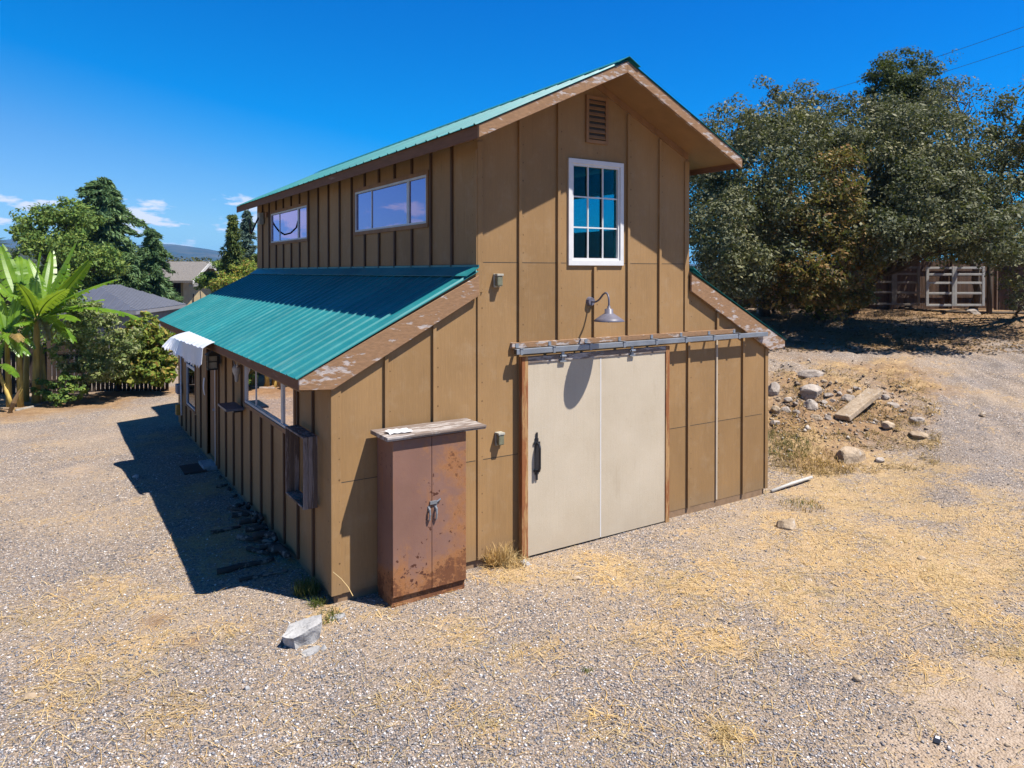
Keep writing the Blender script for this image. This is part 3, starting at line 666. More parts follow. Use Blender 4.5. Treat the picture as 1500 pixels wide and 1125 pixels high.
# windows ------------------------------------------------
def side_window(parent, xf, sgn, hole, splits, mat, sill=True, trimw=.055):
    """aluminium slider set in a wall at x = xf; splits = mullion y positions with widths"""
    y0, y1, z0, z1 = hole
    w = MB(); xo = xf + sgn * .022
    def bx(m, a, b, c, d, x0, x1): m.box(min(x0, x1), a, c, max(x0, x1), b, d)
    bx(w, y0 - trimw, y1 + trimw, z1, z1 + trimw, xf + sgn * .001, xo); bx(w, y0 - trimw, y1 + trimw, z0 - trimw, z0, xf + sgn * .001, xf + sgn * .03)
    bx(w, y0 - trimw, y0, z0, z1, xf + sgn * .001, xo); bx(w, y1, y1 + trimw, z0, z1, xf + sgn * .001, xo)
    w = w.build('window', M['trim'], parent)
    f = MB(); a, b = xf - sgn * .04, xf + sgn * .014; t = .032
    bx(f, y0, y1, z1 - t, z1, a, b); bx(f, y0, y1, z0, z0 + t, a, b); bx(f, y0, y0 + t, z0 + t, z1 - t, a, b); bx(f, y1 - t, y1, z0 + t, z1 - t, a, b)
    for y, mw in splits: bx(f, y - mw / 2, y + mw / 2, z0 + t, z1 - t, xf - sgn * .03, xf + sgn * (.006 if mw > .04 else -.010))
    f.build('frame', M['alu'], w)
    ed = [y0 + t] + [y for y, _ in splits] + [y1 - t]
    for k, (p, q) in enumerate(zip(ed, ed[1:])):
        g = MB(); xg = xf - sgn * (.022 if k % 2 else .014); bx(g, p, q, z0 + t, z1 - t, xg - .002, xg + .002); g.build('pane', mat, w)
    return w
side_window(barn, T0, -1, UW[0], [(2.0, .075), (3.43, .028)], M['glass_purple'])
side_window(barn, T0, -1, UW[1], [(7.46, .075), (8.95, .028)], M['glass_purple'])
side_window(barn, T1, 1, UW[0], [(2.0, .06)], M['glass_rear']); side_window(barn, T1, 1, UW[1], [(7.46, .06)], M['glass_rear'])
side_window(barn, 0, -1, LWN, [(1.98, .09), (3.47, .028)], M['glass_low'])
side_window(barn, W, 1, (1.4, 4.08, 1.5, 2.2), [(2.7, .05)], M['glass_rear'])
w2 = side_window(barn, 0, -1, LW2, [], M['glass_screen'], trimw=.04)
MB().box(-.012, LW2[0] + .03, 1.46, .02, LW2[1] - .03, 1.52).build('meeting_rail', M['white'], w2)
# gable window: white casing, nine lights
x0, x1, z0, z1 = FWIN; c_ = .062
gw = MB(); gw.box(x0 - c_, -.03, z1, x1 + c_, -.0008, z1 + c_).box(x0 - c_, -.03, z0 - c_ - .01, x1 + c_, -.0008, z0).box(x0 - c_, -.03, z0, x0, -.0008, z1).box(x1, -.03, z0, x1 + c_, -.0008, z1)
gw = gw.build('window', M['white'], barn, bevel=.003)
fr = MB(); t = .03; fr.box(x0, -.012, z1 - t, x1, .07, z1).box(x0, -.012, z0, x1, .07, z0 + t).box(x0, -.012, z0 + t, x0 + t, .07, z1 - t).box(x1 - t, -.012, z0 + t, x1, .07, z1 - t)
fr.build('frame', M['white'], gw)
for k in (1, 2):
    xx = x0 + t + (x1 - x0 - 2 * t) * k / 3; MB().box(xx - .009, .004, z0 + t, xx + .009, .024, z1 - t).build('muntin', M['white'], gw)
    zz = z0 + t + (z1 - z0 - 2 * t) * k / 3; MB().box(x0 + t, .003, zz - .009, x1 - t, .025, zz + .009).build('muntin', M['white'], gw)
MB().box(x0 + t, .030, z0 + t, x1 - t, .034, z1 - t).build('pane', M['glass_clear'], gw)
# louvred gable vent
gv = MB(); vx0, vx1, vz0, vz1 = 3.565, 3.86, 5.345, 5.895
gv.box(vx0 - .045, -.03, vz1, vx1 + .045, -.0008, vz1 + .045).box(vx0 - .045, -.03, vz0 - .045, vx1 + .045, -.0008, vz0).box(vx0 - .045, -.03, vz0, vx0, -.0008, vz1).box(vx1, -.03, vz0, vx1 + .045, -.0008, vz1)
gv = gv.build('gable_vent', M['trim'], barn)
MB().box(vx0, -.004, vz0, vx1, -.0009, vz1).build('backing', M['dark'], gv)
sl = MB()
for k in range(7):
    zc = vz0 + .04 + k * .0785; sl.obox(((vx0 + vx1) / 2, -.017, zc), ((vx1 - vx0) / 2, 0, 0), (0, .013, .022), (0, -.003, .002))
sl.build('slat', M['trim'], gv)

# side door in the left lean-to
dr = MB().box(.045, DOOR[0] + .04, .03, .085, DOOR[1] - .04, 2.02).build('door', M['trim'], barn)
jm = MB().box(-.025, DOOR[0] - .055, .0, .10, DOOR[0] + .0, 2.06); jm.box(-.02, DOOR[1], .0, .10, DOOR[1] + .05, 2.06); jm.build('door_frame', M['trim'], dr)
MB().box(-.03, DOOR[0] + .001, .03, .044, DOOR[0] + .03, 2.02).build('weather_strip', M['white'], dr)
MB().tube([(.04, DOOR[0] + .12, 1.0), (-.01, DOOR[0] + .12, 1.0), (-.02, DOOR[0] + .12, 1.0), (-.045, DOOR[0] + .12, 1.0)], [.012, .012, .028, .024], 10).build('handle', M['galv'], dr, smooth=True)
MB().box(-.22, DOOR[0] + .06, -.16, .02, DOOR[1] - .3, -.02).build('step', M['concrete'], barn, bevel=.01)

# sliding barn door on its galvanised track
sd = MB(); DX0, DX1, DZ0, DZ1 = 2.425, 5.005, -.075, 2.475
sd.box(DX0 + .095, -.092, DZ0 + .0, 3.716, -.045, DZ1 - .085).box(3.722, -.092, DZ0 + .0, DX1 - .075, -.045, DZ1 - .085)
sd = sd.build('sliding_door', M['doorpanel'], barn)
MB().box(3.712, -.0945, DZ0 + .01, 3.727, -.045, DZ1 - .09).build('seam_strip', M['white'], sd)
MB().box(DX0, -.108, DZ0 - .02, DX0 + .094, -.04, DZ1).build('stile', M['orangewood'], sd, bevel=.004)
MB().box(DX1 - .074, -.108, DZ0 - .03, DX1, -.04, DZ1).build('stile', M['orangewood'], sd, bevel=.004)
MB().box(DX0 + .095, -.106, DZ1 - .083, DX1 - .075, -.04, DZ1 - .002).build('top_rail', M['woodtop'], sd, bevel=.004)
h = MB(); hx = 2.655; h.box(hx - .028, -.102, .955, hx + .028, -.0925, 1.42)
h.tube([(hx, -.10, 1.36), (hx, -.155, 1.35), (hx, -.17, 1.31), (hx, -.17, 1.05), (hx, -.155, 1.01), (hx, -.10, 1.0)], .016, 8)
h.obox((hx, -.105, 1.45), (.012, 0, .0), (0, .006, 0), (0, 0, .045)); h.obox((hx, -.105, .925), (.012, 0, 0), (0, .006, 0), (0, 0, .04))
h.box(hx - .05, -.11, 1.345, hx + .05, -.10, 1.375); h.box(hx - .05, -.11, .99, hx + .05, -.10, 1.02)
h.build('handle', M['iron'], sd)
for xx in (3.06, 4.27):
    g = MB(); g.box(xx - .022, -.122, 2.37, xx + .022, -.1085, 2.515); g.box(xx - .05, -.128, 2.44, xx + .05, -.110, 2.465); g.box(xx - .05, -.128, 2.375, xx + .05, -.1085, 2.395)
    g.tube([(xx - .035, -.135, 2.452), (xx + .035, -.135, 2.452)], .018, 8); g.build('hanger', M['galv'], sd)
tr = MB(); RX0, RX1 = 2.315, 7.155
tr.prism([(-.155, 2.515), (-.095, 2.515), (-.095, 2.585), (-.155, 2.585)], 'yz', RX0, RX1); tr = tr.build('door_track', M['galv'], barn, bevel=.006)
MB().box(RX0 + .0, -.05, 2.585, 6.49, -.0005, 2.655).build('backing_board', M['rake'], tr, bevel=.003)
MB().box(RX0 - .004, -.152, 2.52, RX0 + .001, -.10, 2.58).build('end_cap', M['iron'], tr)
for xx in (2.385, 2.893, 3.497, 4.089, 4.70, 5.291, 5.889, 6.46):
    k = MB(); k.box(xx - .022, -.17, 2.587, xx + .022, -.05, 2.597).box(xx - .022, -.058, 2.597, xx + .022, -.0505, 2.648).box(xx - .018, -.163, 2.51, xx + .018, -.1555, 2.587); k.build('bracket', M['galv'], tr)

# ------------------------------------------------------------------ fixtures on the walls
lamp = thing('wall_lamp', 'grey gooseneck barn lamp on the front wall above the sliding door', 'wall lamp', (3.64, 0, 2.88))
LX, LYY = 3.575, -.43
MB().tube([(3.60, -.001, 3.15), (3.60, -.05, 3.15)], [.066, .054], 16).build('mounting_plate', M['lampmetal'], lamp)
arm = [(3.60, -.05, 3.15), (3.61, -.12, 3.15), (3.615, -.19, 3.185), (3.61, -.27, 3.25), (3.60, -.34, 3.275), (3.585, -.40, 3.245), (LX, LYY, 3.18), (LX, LYY, 3.08)]
arm = [Vector(p) for p in arm]; sm = []
for i in range(len(arm) - 1):
    for k in range(4):
        t = k / 4; p0, p1, p2, p3 = arm[max(i-1, 0)], arm[i], arm[i+1], arm[min(i+2, len(arm)-1)]
        sm.append(.5 * ((2*p1) + (p2-p0)*t + (2*p0-5*p1+4*p2-p3)*t*t + (3*p1-p0-3*p2+p3)*t**3))
MB().tube(sm + [arm[-1]], .0135, 8).build('arm', M['lampmetal'], lamp, smooth=True)
MB().lathe([(.012, .20), (.022, .19), (.022, .165), (.055, .155), (.058, .10), (.070, .095), (.10, .075), (.16, .035), (.208, .0), (.204, -.006), (.155, .028), (.06, .08), (.0, .09)], (LX, LYY, 2.91), 32).build('lamp_shade', M['lampmetal'], lamp, smooth=True)
MB().lathe([(.0, -.07), (.028, -.05), (.034, -.02), (.022, .03), (.02, .07)], (LX, LYY, 2.95), 12).build('bulb', M['white'], lamp, smooth=True)
def jar_light(x, z, label):
    r = thing('outlet_cover', label, 'outlet cover', (x, 0, z))
    MB().box(x - .05, -.03, z - .085, x + .05, -.0008, z + .085).build('base', M['pale_plastic'], r, bevel=.008)
    MB().box(x - .04, -.095, z - .07, x + .04, -.03, z + .055).build('lens', M['olive_glass'], r, bevel=.012)
    MB().box(x - .048, -.102, z + .055, x + .048, -.03, z + .085).build('cap', M['pale_plastic'], r, bevel=.006)
jar_light(2.11, 3.444, 'small pale box fixture high on the front wall above the lean-to corner')
jar_light(2.13, 1.467, 'small pale box fixture low on the front wall beside the sliding door')

# torn white awning over the side door
aw = MB(); na, nb = 114, 10; vs = []; fs = []
for i in range(na + 1):
    t = i / na; y = 4.42 + (6.85 - 4.42) * t; dep = .17 + .14 * t ** .8; 
    for j in range(nb + 1):
        s = j / nb
        rag = .012 * math.sin(t * 40) * math.sin(t * 17)
        if s < .5:
            q = s / .5; x = -.385 - dep * q; z = 2.445 - .03 * q - .05 * q * q + rag * q
        else:
            q = (s - .5) / .5; tooth = .075 * ((t * 21) % 1) * (.6 + .4 * math.sin(t * 31)); drop = .25 + .05 * math.sin(t * 5) - .05 * t
            x = -.385 - dep - .012 - q * (.02 + .12 * t * sstep(.3, 1, t)) - .015 * math.sin(t * 22) * q; z = 2.355 - q * (drop + tooth) + rag
        vs.append((x, y + (random.random() - .5) * .006, z))
for i in range(na):
    for j in range(nb): a = i * (nb + 1) + j; fs.append((a, a + 1, a + nb + 2, a + nb + 1))
o = aw.add(vs, fs).build('awning', M['whitevinyl']); md = o.modifiers.new('thick', 'SOLIDIFY'); md.thickness = .006
tag(o, 'torn white vinyl awning hanging off the eave over the side door', 'awning')
# lantern by the side door
lt = thing('wall_lantern', 'black square wall lantern under the eave beside the side door', 'wall lantern', (-.13, 5.95, 1.8))
m = MB(); lx, ly, lz0, lz1 = -.15, 5.95, 1.83, 2.08
for sx in (-1, 1):
    for sy in (-1, 1): m.box(lx + sx * .075 - .008, ly + sy * .075 - .008, lz0, lx + sx * .075 + .008, ly + sy * .075 + .008, lz1)
for zz in (lz0, (lz0 + lz1) / 2, lz1 - .015):
    for s in (-1, 1): m.box(lx - .083, ly + s * .075 - .009, zz, lx + .083, ly + s * .075 + .009, zz + .014); m.box(lx + s * .075 - .009, ly - .083, zz, lx + s * .075 + .009, ly + .083, zz + .014)
m.box(lx - .08, ly - .08, lz0 - .012, lx + .08, ly + .08, lz0); m.build('cage', M['iron'], lt)
MB().prism([(-.11, lz1), (.11, lz1), (.02, lz1 + .08), (-.02, lz1 + .08)], 'xz', ly - .1, ly + .1).build('cap', M['iron'], lt).location += Vector((lx, 0, 0))
MB().box(-.07, ly - .05, 1.92, -.0215, ly + .05, 2.12).build('bracket', M['iron'], lt)
MB().box(lx - .064, ly - .064, lz0 + .005, lx + .064, ly + .064, lz1 - .02).build('glass', M['pale_plastic'], lt)
# animal skull
sk = MB(); c = Vector((-.06, 4.42, 1.93)); prof = [(.0, .13), (.05, .12), (.07, .07), (.062, .02), (.036, -.04), (.030, -.10), (.024, -.14), (.0, -.15)]
sk.lathe(prof, c, 12)
for s in (-1, 1): sk.tube([c + Vector((0, s * .05, .10)), c + Vector((-.01, s * .10, .13)), c + Vector((-.02, s * .12, .19))], [.018, .013, .004], 6)
o = sk.build('animal_skull', M['bone'], smooth=True); tag(o, 'small bleached animal skull hung on the siding left of the lower window', 'skull')
# dark shelf board at the lower window
sh = thing('wall_shelf', 'narrow dark shelf board jutting from the wall below the lower window', 'shelf', (0, 4.3, 1.38))
MB().box(-.30, 4.02, 1.395, -.0315, 4.68, 1.425).build('board', M['shedroof'], sh); MB().box(-.16, 4.18, 1.34, -.0215, 4.40, 1.394).build('bracket', M['iron'], sh)
# open wooden box frame hung at the corner
bx_ = MB(); by0, by1, bz0, bz1, bd = .42, 1.16, .86, 1.68, .165; bx0 = -.0215 - bd
for k in range(3):
    xa = bx0 + k * .056; xb = xa + .05
    bx_.box(xa, by0, bz0, xb, by0 + .022, bz1).box(xa, by1 - .022, bz0, xb, by1, bz1).box(xa, by0 + .022, bz1 - .022, xb, by1 - .022, bz1).box(xa, by0 + .022, bz0, xb, by1 - .022, bz0 + .022)
o = bx_.build('wooden_box', M['greywood'], bevel=.003); tag(o, 'open weathered wooden box frame hung on the left wall near the front corner', 'box frame')
# paper notice left of the door
pp = MB(); n = 8
vs = [(-.024 - .02 * math.sin(i / n * 3), 7.42 - .0 + .12 * j - .04 * i / n, 1.47 - .33 * i / n) for i in range(n + 1) for j in (0, 1)]
pp.add(vs, [(2 * i, 2 * i + 1, 2 * i + 3, 2 * i + 2) for i in range(n)]); o = pp.build('paper_notice', M['paper']); md = o.modifiers.new('t', 'SOLIDIFY'); md.thickness = .003
tag(o, 'curling white paper strip pinned beside the side door', 'paper')
# curved black antenna mount near the far upper window
hk = thing('antenna_mount', 'curved black antenna arm fixed beside the far upper window', 'antenna mount', (1.75, 10.2, 4.4))
pts = [(1.70, 10.30, 4.86), (1.60, 10.25, 4.66), (1.52, 10.15, 4.52), (1.46, 10.0, 4.45), (1.38, 9.75, 4.48), (1.32, 9.5, 4.60), (1.30, 9.42, 4.76)]
MB().tube(pts, .02, 8).build('arm', M['cablemetal'], hk, smooth=True); MB().box(1.70, 10.22, 4.70, T0 - .0215, 10.42, 4.98).build('bracket', M['pale_plastic'], hk, bevel=.01)
MB().box(1.765, 9.86, 4.84, T0 - .0215, 9.98, 4.97).build('junction_box', M['trim'], hk, bevel=.01)
# hose bib and pipe at the far corner
hb = thing('wall_pipe', 'pale conduit with an ochre valve at the far end of the left wall', 'pipe', (-.05, 10.2, .0))
MB().tube([(-.045, 10.25, 1.9), (-.045, 10.25, .85), (-.06, 10.15, .72), (-.06, 10.1, .3)], .018, 8).build('conduit', M['paper'], hb, smooth=True)
MB().box(-.13, 10.38, .25, -.0215, 10.54, .50).build('valve_box', M['yellow'], hb, bevel=.02); MB().box(-.12, 10.30, .75, -.0215, 10.6, .96).build('meter_box', M['shedwall'], hb, bevel=.01)
o = MB().box(-.48, 6.36, float(terr(-.25, 6.6)) + .004, -.13 + .03, 7.0, float(terr(-.25, 6.6)) + .03).build('doormat', M['rubber'], bevel=.006); o.location.x -= .07; tag(o, 'dark brown rubber doormat on the gravel at the side door', 'doormat')

# ------------------------------------------------------------------ rusted cabinet with its board
cab = thing('metal_cabinet', 'rusted mauve two door metal cabinet standing against the front wall', 'cabinet', (.96, -.25, -.1))
cx0, cx1, cy0, cy1 = .512, 1.425, -.455, -.03
MB().box(cx0, cy0 + .02, .0, cx1, cy1, 1.735).build('body', M['cabinet'], cab, bevel=.006)
MB().box(cx0 + .002, cy0 + .03, -.16, cx1 - .006, cy1 - .01, -.0005).build('plinth', M['cabinet'], cab, bevel=.004)
for a, b, hx_ in ((cx0 + .004, .982, .945), (.987, cx1 - .004, 1.028)):
    d = MB().box(a, cy0 - .004, .02, b, cy0 + .019, 1.722).build('door', M['cabinet'], cab, bevel=.004)
    hd = MB(); hd.tube([(hx_, cy0 - .006, .93), (hx_, cy0 - .035, .915), (hx_, cy0 - .04, .86), (hx_, cy0 - .03, .80), (hx_, cy0 - .006, .785)], [.012, .013, .012, .011, .010], 8); hd.box(hx_ - .014, cy0 - .012, .89, hx_ + .014, cy0 - .0045, .95); hd.build('handle', M['galv'], d, smooth=False)
lk = MB().box(.955, cy0 - .024, .965, 1.04, cy0 - .0045, 1.0); lk.tube([(1.04, cy0 - .016, .985), (1.085, cy0 - .02, 1.01)], .010, 6); lk.build('hasp', M['galv'], cab)
o = MB().box(.425, -.515, 1.738, 1.655, -.045, 1.784); o.box(.425, -.529, 1.757, 1.655, -.5155, 1.786); o = o.build('wooden_board', M['woodtop'], bevel=.006)
tag(o, 'weathered wooden board with peeling white paint lying on top of the rusted cabinet', 'board')
sp = MB(); vs = []; 
for i in range(7):
    for j in range(4): vs.append((.50 + .045 * i + .01 * math.sin(j * 2 + i), -.42 + .05 * j + .012 * math.sin(i), 1.790 + .012 * abs(math.sin(i * 1.7 + j)) + .004 * j))
sp.add(vs, [(i * 4 + j, i * 4 + j + 1, i * 4 + j + 5, i * 4 + j + 4) for i in range(6) for j in range(3)]); o = sp.build('paper_scrap', M['paper']); md = o.modifiers.new('t', 'SOLIDIFY'); md.thickness = .002
tag(o, 'crumpled white scrap lying on the cabinet board', 'paper scrap')

# ------------------------------------------------------------------ rocks, logs, debris
def rock(px, py, wpx, hpx, mat, label, group=None, flat=1.0, name='rock', seed=None):
    rs = random.Random(seed or (px * 7 + py)); g = G(px, py + hpx * .38); D = depth(g); a = wpx * D / F / 2; hgt = hpx * D / F / 2 * 1.1
    bm = bmesh.new(); bmesh.ops.create_icosphere(bm, subdivisions=3, radius=1)
    off = Vector((rs.random() * 50, rs.random() * 50, rs.random() * 50))
    planes = [(Vector((rs.gauss(0, 1), rs.gauss(0, 1), rs.gauss(0, 1))).normalized(), rs.uniform(.55, .85)) for _ in range(9)]
    for v in bm.verts:
        p = v.co.copy()
        for nrm, d in planes:
            e = p.dot(nrm) - d
            if e > 0: p -= nrm * e * .92
        p *= 1 + .13 * mnoise.noise(p * 1.6 + off) + .05 * mnoise.noise(p * 5 + off)
        v.co = Vector((p.x * a, p.y * a * rs.uniform(.99, 1.01) * .8, p.z * hgt * flat))
    me = bpy.data.meshes.new(name); bm.to_mesh(me); bm.free(); me.materials.append(mat)
    o = bpy.data.objects.new(name, me); COL.objects.link(o); o.location = g + Vector((0, 0, hgt * .18)); o.rotation_euler = (0, 0, YAW + rs.uniform(-.35, .35))
    return tag(o, label, 'rock', group)
RK = 'loose rocks on the bank'
rock(1190, 545, 42, 15, M['rock'], 'broad flat pale grey boulder at the top of the dirt bank', RK)
rock(1190, 568, 40, 26, M['rock'], 'largest angular grey boulder in the middle of the rock pile', RK)
rock(1188, 590, 24, 20, M['rock'], 'blocky dark grey rock directly below the largest angular boulder', RK)
rock(1133, 565, 24, 26, M['rock'], 'grey boulder half hidden behind the right corner of the barn', RK)
rock(1241, 660, 54, 30, M['rocktan'], 'wide tan boulder half buried at the foot of the bank', RK)
rock(1345, 634, 30, 14, M['rocktan'], 'rounded tan rock farthest right on the bank, below a paler one', RK)
rock(1343, 613, 24, 12, M['rock'], 'pale flat rock beside the drive above the rounded tan rock', RK)
rock(1305, 591, 24, 11, M['rock'], 'long low pale rock right of the stone slab end', RK)
rock(1300, 620, 22, 13, M['rocktan'], 'small tan rock on the earth right of the stone slab', RK)
rock(1195, 609, 20, 12, M['rocktan'], 'brownish rock lowest in the left part of the pile', RK)
rock(1243, 582, 26, 18, M['rock'], 'cracked whitish rock behind the stone slab', RK)
rock(1153, 763, 30, 26, M['rocktan'], 'lone pale pink stone standing on the gravel near the barn corner', None, name='stone')
for i, (px, py, w, h) in enumerate([(1150,598,18,12),(1167,602,13,11),(1136,598,14,14),(1136,617,16,12),(1155,583,14,9),(1140,583,11,8),(1207,588,16,8),(1220,585,10,7),(1244,572,12,9),(1255,567,14,7),
        (1268,576,9,9),(1270,583,14,9),(1284,580,14,9),(1296,580,14,8),(1207,557,10,6),(1213,610,14,8),(1230,575,10,8),(1180,574,14,8),(1212,577,18,8),(1290,672,16,10),(1270,560,9,5),(1320,600,9,6),(1165,590,9,7)]):
    rock(px, py, w, h, M['rocktan'] if i % 3 == 2 else M['rock'], 'small rock among the loose stones heaped on the dirt bank', 'small stones of the rock pile')
for px, py, w, h, lb in [(770,822,16,11,'small white stone by the lower left corner of the sliding door'),(845,845,15,8,'pale oval pebble on straw in front of the sliding door'),(1257,992,16,14,'cream stone on the gravel at the edge of the bare dirt patch'),
        (1350,816,14,8,'small dark topped stone in the straw field'),(362,1007,10,9,'single white pebble on the gravel far from the barn, below the concrete chunk'),(474,947,9,14,'white flake beside the broken concrete chunk'),(42,1019,24,9,'flat tan stone at the lower left of the gravel yard'),
        (1440,606,12,8,'pinkish stone on the gravel drive'),(1055,905,10,6,'tiny pale stone in straw between the door and the dirt patch'),(199,697,10,8,'white stone in the barn shadow beside the gravel'),(1476,1090,10,7,'pale stone in the bare dirt at the lower right')]:
    rock(px, py, w, h, M['concrete'] if 'white' in lb else M['rocktan'], lb, name='stone')
rock(1425, 455, 22, 12, M['rock'], 'grey rock lying by the fence post under the trees', None, name='rock')
# long cut stone slab leaning on the pile
a = G(1236, 617); b = G(1279, 590) + Vector((0, 0, .12)); ax = (b - a) / 2; wd = ax.cross(Vector((0, 0, 1))).normalized(); nn = wd.cross(ax).normalized()
s = MB().obox((a + b) / 2 + Vector((0, 0, .10)), ax * 1.12, wd * .17, nn * .06).build('stone_slab', M['rocktan'], bevel=.02); tag(s, 'long rectangular tan stone slab leaning on the rock pile', 'stone slab')
# white pipe
a = G(1130, 722) + Vector((0, 0, .03)); b = G(1189, 704) + Vector((0, 0, .06)); o = MB().tube([a, a.lerp(b, .5) + Vector((0, 0, .01)), b], .026, 10).build('pipe', M['whitepipe'], smooth=True); tag(o, 'length of white pipe lying on the ground at the right barn corner', 'pipe')
# broken concrete
def chunk(px, py, pts, th, mat, label, tilt=0, yaw=0):
    g = G(px, py); bm = bmesh.new(); top = [bm.verts.new((x, y, th + .02 * math.sin(x * 9))) for x, y in pts]; bot = [bm.verts.new((x * .92, y * .92, 0)) for x, y in pts]
    n = len(pts); bm.faces.new(top); bm.faces.new(bot[::-1]); [bm.faces.new((top[i], bot[i], bot[(i+1) % n], top[(i+1) % n])) for i in range(n)]
    bmesh.ops.recalc_face_normals(bm, faces=bm.faces); bmesh.ops.triangulate(bm, faces=bm.faces); bmesh.ops.subdivide_edges(bm, edges=bm.edges, cuts=4, use_grid_fill=True)
    for v in bm.verts: v.co += Vector((mnoise.noise(v.co * 9), mnoise.noise(v.co * 9 + Vector((5, 0, 0))), mnoise.noise(v.co * 9 + Vector((0, 7, 0))) * .6)) * .022
    me = bpy.data.meshes.new('concrete_chunk'); bm.to_mesh(me); bm.free(); me.materials.append(mat); o = bpy.data.objects.new('concrete_chunk', me); COL.objects.link(o)
    o.location = g + Vector((0, 0, -.01)); o.rotation_euler = (tilt, -.05, YAW + yaw); return tag(o, label, 'concrete')
chunk(445, 940, [(-.18, -.08), (-.06, -.14), (.10, -.05), (.175, .04), (.165, .13), (.08, .18), (-.13, .08)], .17, M['concrete'], 'broken slab of pale concrete lying on the gravel in front of the barn corner', .16, .1)
chunk(452, 957, [(-.14, -.05), (.02, -.07), (.12, .04), (.05, .07), (-.08, .05)], .02, M['concrete'], 'thin pale concrete fragment below the broken slab', 0, .2)
chunk(492, 905, [(-.10, -.03), (.06, -.05), (.10, .03), (-.04, .05)], .02, M['concrete'], 'thin pale concrete sliver between the broken slab and the cabinet', 0, .1)
# small dark scrap on the dirt
g = G(1373, 1085); o = thing('litter_scrap', 'small black and white scrap lying on the bare dirt', 'litter', g)
cs, sn = math.cos(.35), math.sin(.35); A = Vector((cs, sn, 0)); Bv = Vector((-sn, cs, 0))
MB().obox(g + Vector((0, 0, .008)), A * .055, Bv * .022, Vector((0, 0, .004))).build('card', M['iron'], o); MB().obox(g + A * .02 + Vector((0, 0, .0145)), A * .018, Bv * .015, Vector((0, 0, .002))).build('sticker', M['paper'], o)
# charred branches along the left wall
LG = 'dark branches heaped along the left wall'
def log(p0, p1, r, label=None, rise=0.0, seed=0):
    r *= .78
    rs = random.Random(seed + int(p0[0] * 3)); a = G(*p0); b = G(*p1); n = 9; pts = []; rad = []
    for i in range(n):
        t = i / (n - 1); p = a.lerp(b, t); p.z = float(terr(p.x, p.y)) + r * .8 + rise * (1 - abs(2 * t - 1) * .3) + rs.uniform(-1, 1) * r * .25
        p.x += rs.uniform(-1, 1) * r * .5; p.y += rs.uniform(-1, 1) * r * .5; p.x = min(p.x, -.03 - r)
        pts.append(p); rad.append(r * (1.05 - .4 * t) * rs.uniform(.94, 1.06))
    o = MB().tube(pts, rad, 10).build('branch', M['log'], smooth=True)
    return tag(o, label or 'dark weathered branch lying in the heap beside the left wall', 'branch', LG)
log((318, 842), (402, 822), .05, 'long dark forked branch lying nearest the lit gravel', seed=1); log((308, 783), (352, 773), .035, 'branch poking out leftmost from the heap into the shade', seed=2)
log((398, 812), (442, 822), .075, 'thick blackened log with a pale split face nearest the wall', .05, 3)
for i, (p0, p1, r, h) in enumerate([((340,762),(395,757),.045,.05),((345,745),(385,738),.04,.03),((352,772),(410,768),.05,.06),((360,785),(415,780),.055,.08),((372,797),(425,797),.06,.1),((350,792),(400,800),.045,.03),((380,810),(428,806),.05,.06),((340,730),(375,724),.03,.02),((335,752),(380,765),.035,.09),((388,775),(404,766),.04,.16),((352,852),(420,838),.03,.0),((362,808),(395,815),.04,.02),((322,702),(352,696),.03,.02),((318,716),(356,708),.025,.02),((335,718),(368,714),.04,.0),((365,752),(398,744),.05,.10),((372,772),(408,757),.045,.12)]):
    log(p0, p1, r, None, h, 10 + i)

# tufts of grass
def tuft(px, py, n, hgt, rad, mat, label, name='grass_tuft', lean=.5, cat='grass'):
    g = G(px, py); a = RNG.uniform(0, 6.28, n); r = rad * np.sqrt(RNG.uniform(0, 1, n)); x = g.x + r * np.cos(a); y = g.y + r * np.sin(a)
    k = ~in_barn(x, y); x, y = x[k], y[k]; n = len(x)
    V, Fb = blades(x, y, terr(x, y), hgt * RNG.uniform(.4, 1.15, n), RNG.uniform(.002, .0045, n) * max(1, hgt * 3), R(90) - np.abs(RNG.normal(0, lean, n)), .6)
    return tag(npmesh(name, V, Fb, mat), label, cat)
tuft(452, 868, 420, .22, .16, M['grassgreen'], 'green and dry weed tuft in the shade at the front left barn corner')
tuft(466, 885, 160, .12, .10, M['grassgreen'], 'bright green low weed in the sun by the front left barn corner')
tuft(480, 905, 120, .10, .14, M['grassgreen'], 'thin dry grass between the concrete slab and the barn corner')
tuft(726, 822, 1700, .34, .21, M['straw'], 'shaggy clump of dry straw against the front wall left of the sliding door', 'straw_clump', .6, 'straw clump')
tuft(752, 826, 300, .16, .18, M['straw'], 'low spill of pale straw at the foot of the sliding door stile', 'straw_clump', .9, 'straw clump')
tuft(1150, 652, 700, .15, .5, M['grassgreen'], 'green grass patch at the foot of the bank beside the barn corner')
tuft(1195, 678, 900, .16, .65, M['drystalk'], 'reddish dry grass patch at the foot of the bank left of the tan boulder')
WEEDS = [tuft(1175, 738, 90, .07, .25, M['grassgreen'], 'sparse green weeds on the gravel above the lone pink stone')]
tuft(1105, 722, 120, .10, .2, M['grassgreen'], 'low weeds at the base of the right lean-to corner')
WEEDS.append(tuft(1175, 742, 260, .08, .35, M['drystalk'], 'dry grass beside the lone pink stone'))
for o in WEEDS: o['kind'] = 'stuff'; o.name = 'sparse_weeds'
tuft(246, 553, 500, .5, .25, M['grassgreen'], 'tall feathery green grass clump by the far end of the barn')
tuft(860, 983, 40, .05, .05, M['grassgreen'], 'tiny green sprig on the open gravel'); tuft(1060, 1076, 120, .08, .10, M['straw'], 'small golden straw tuft on the gravel at the lower right', 'straw_clump', 1.0, 'straw clump')
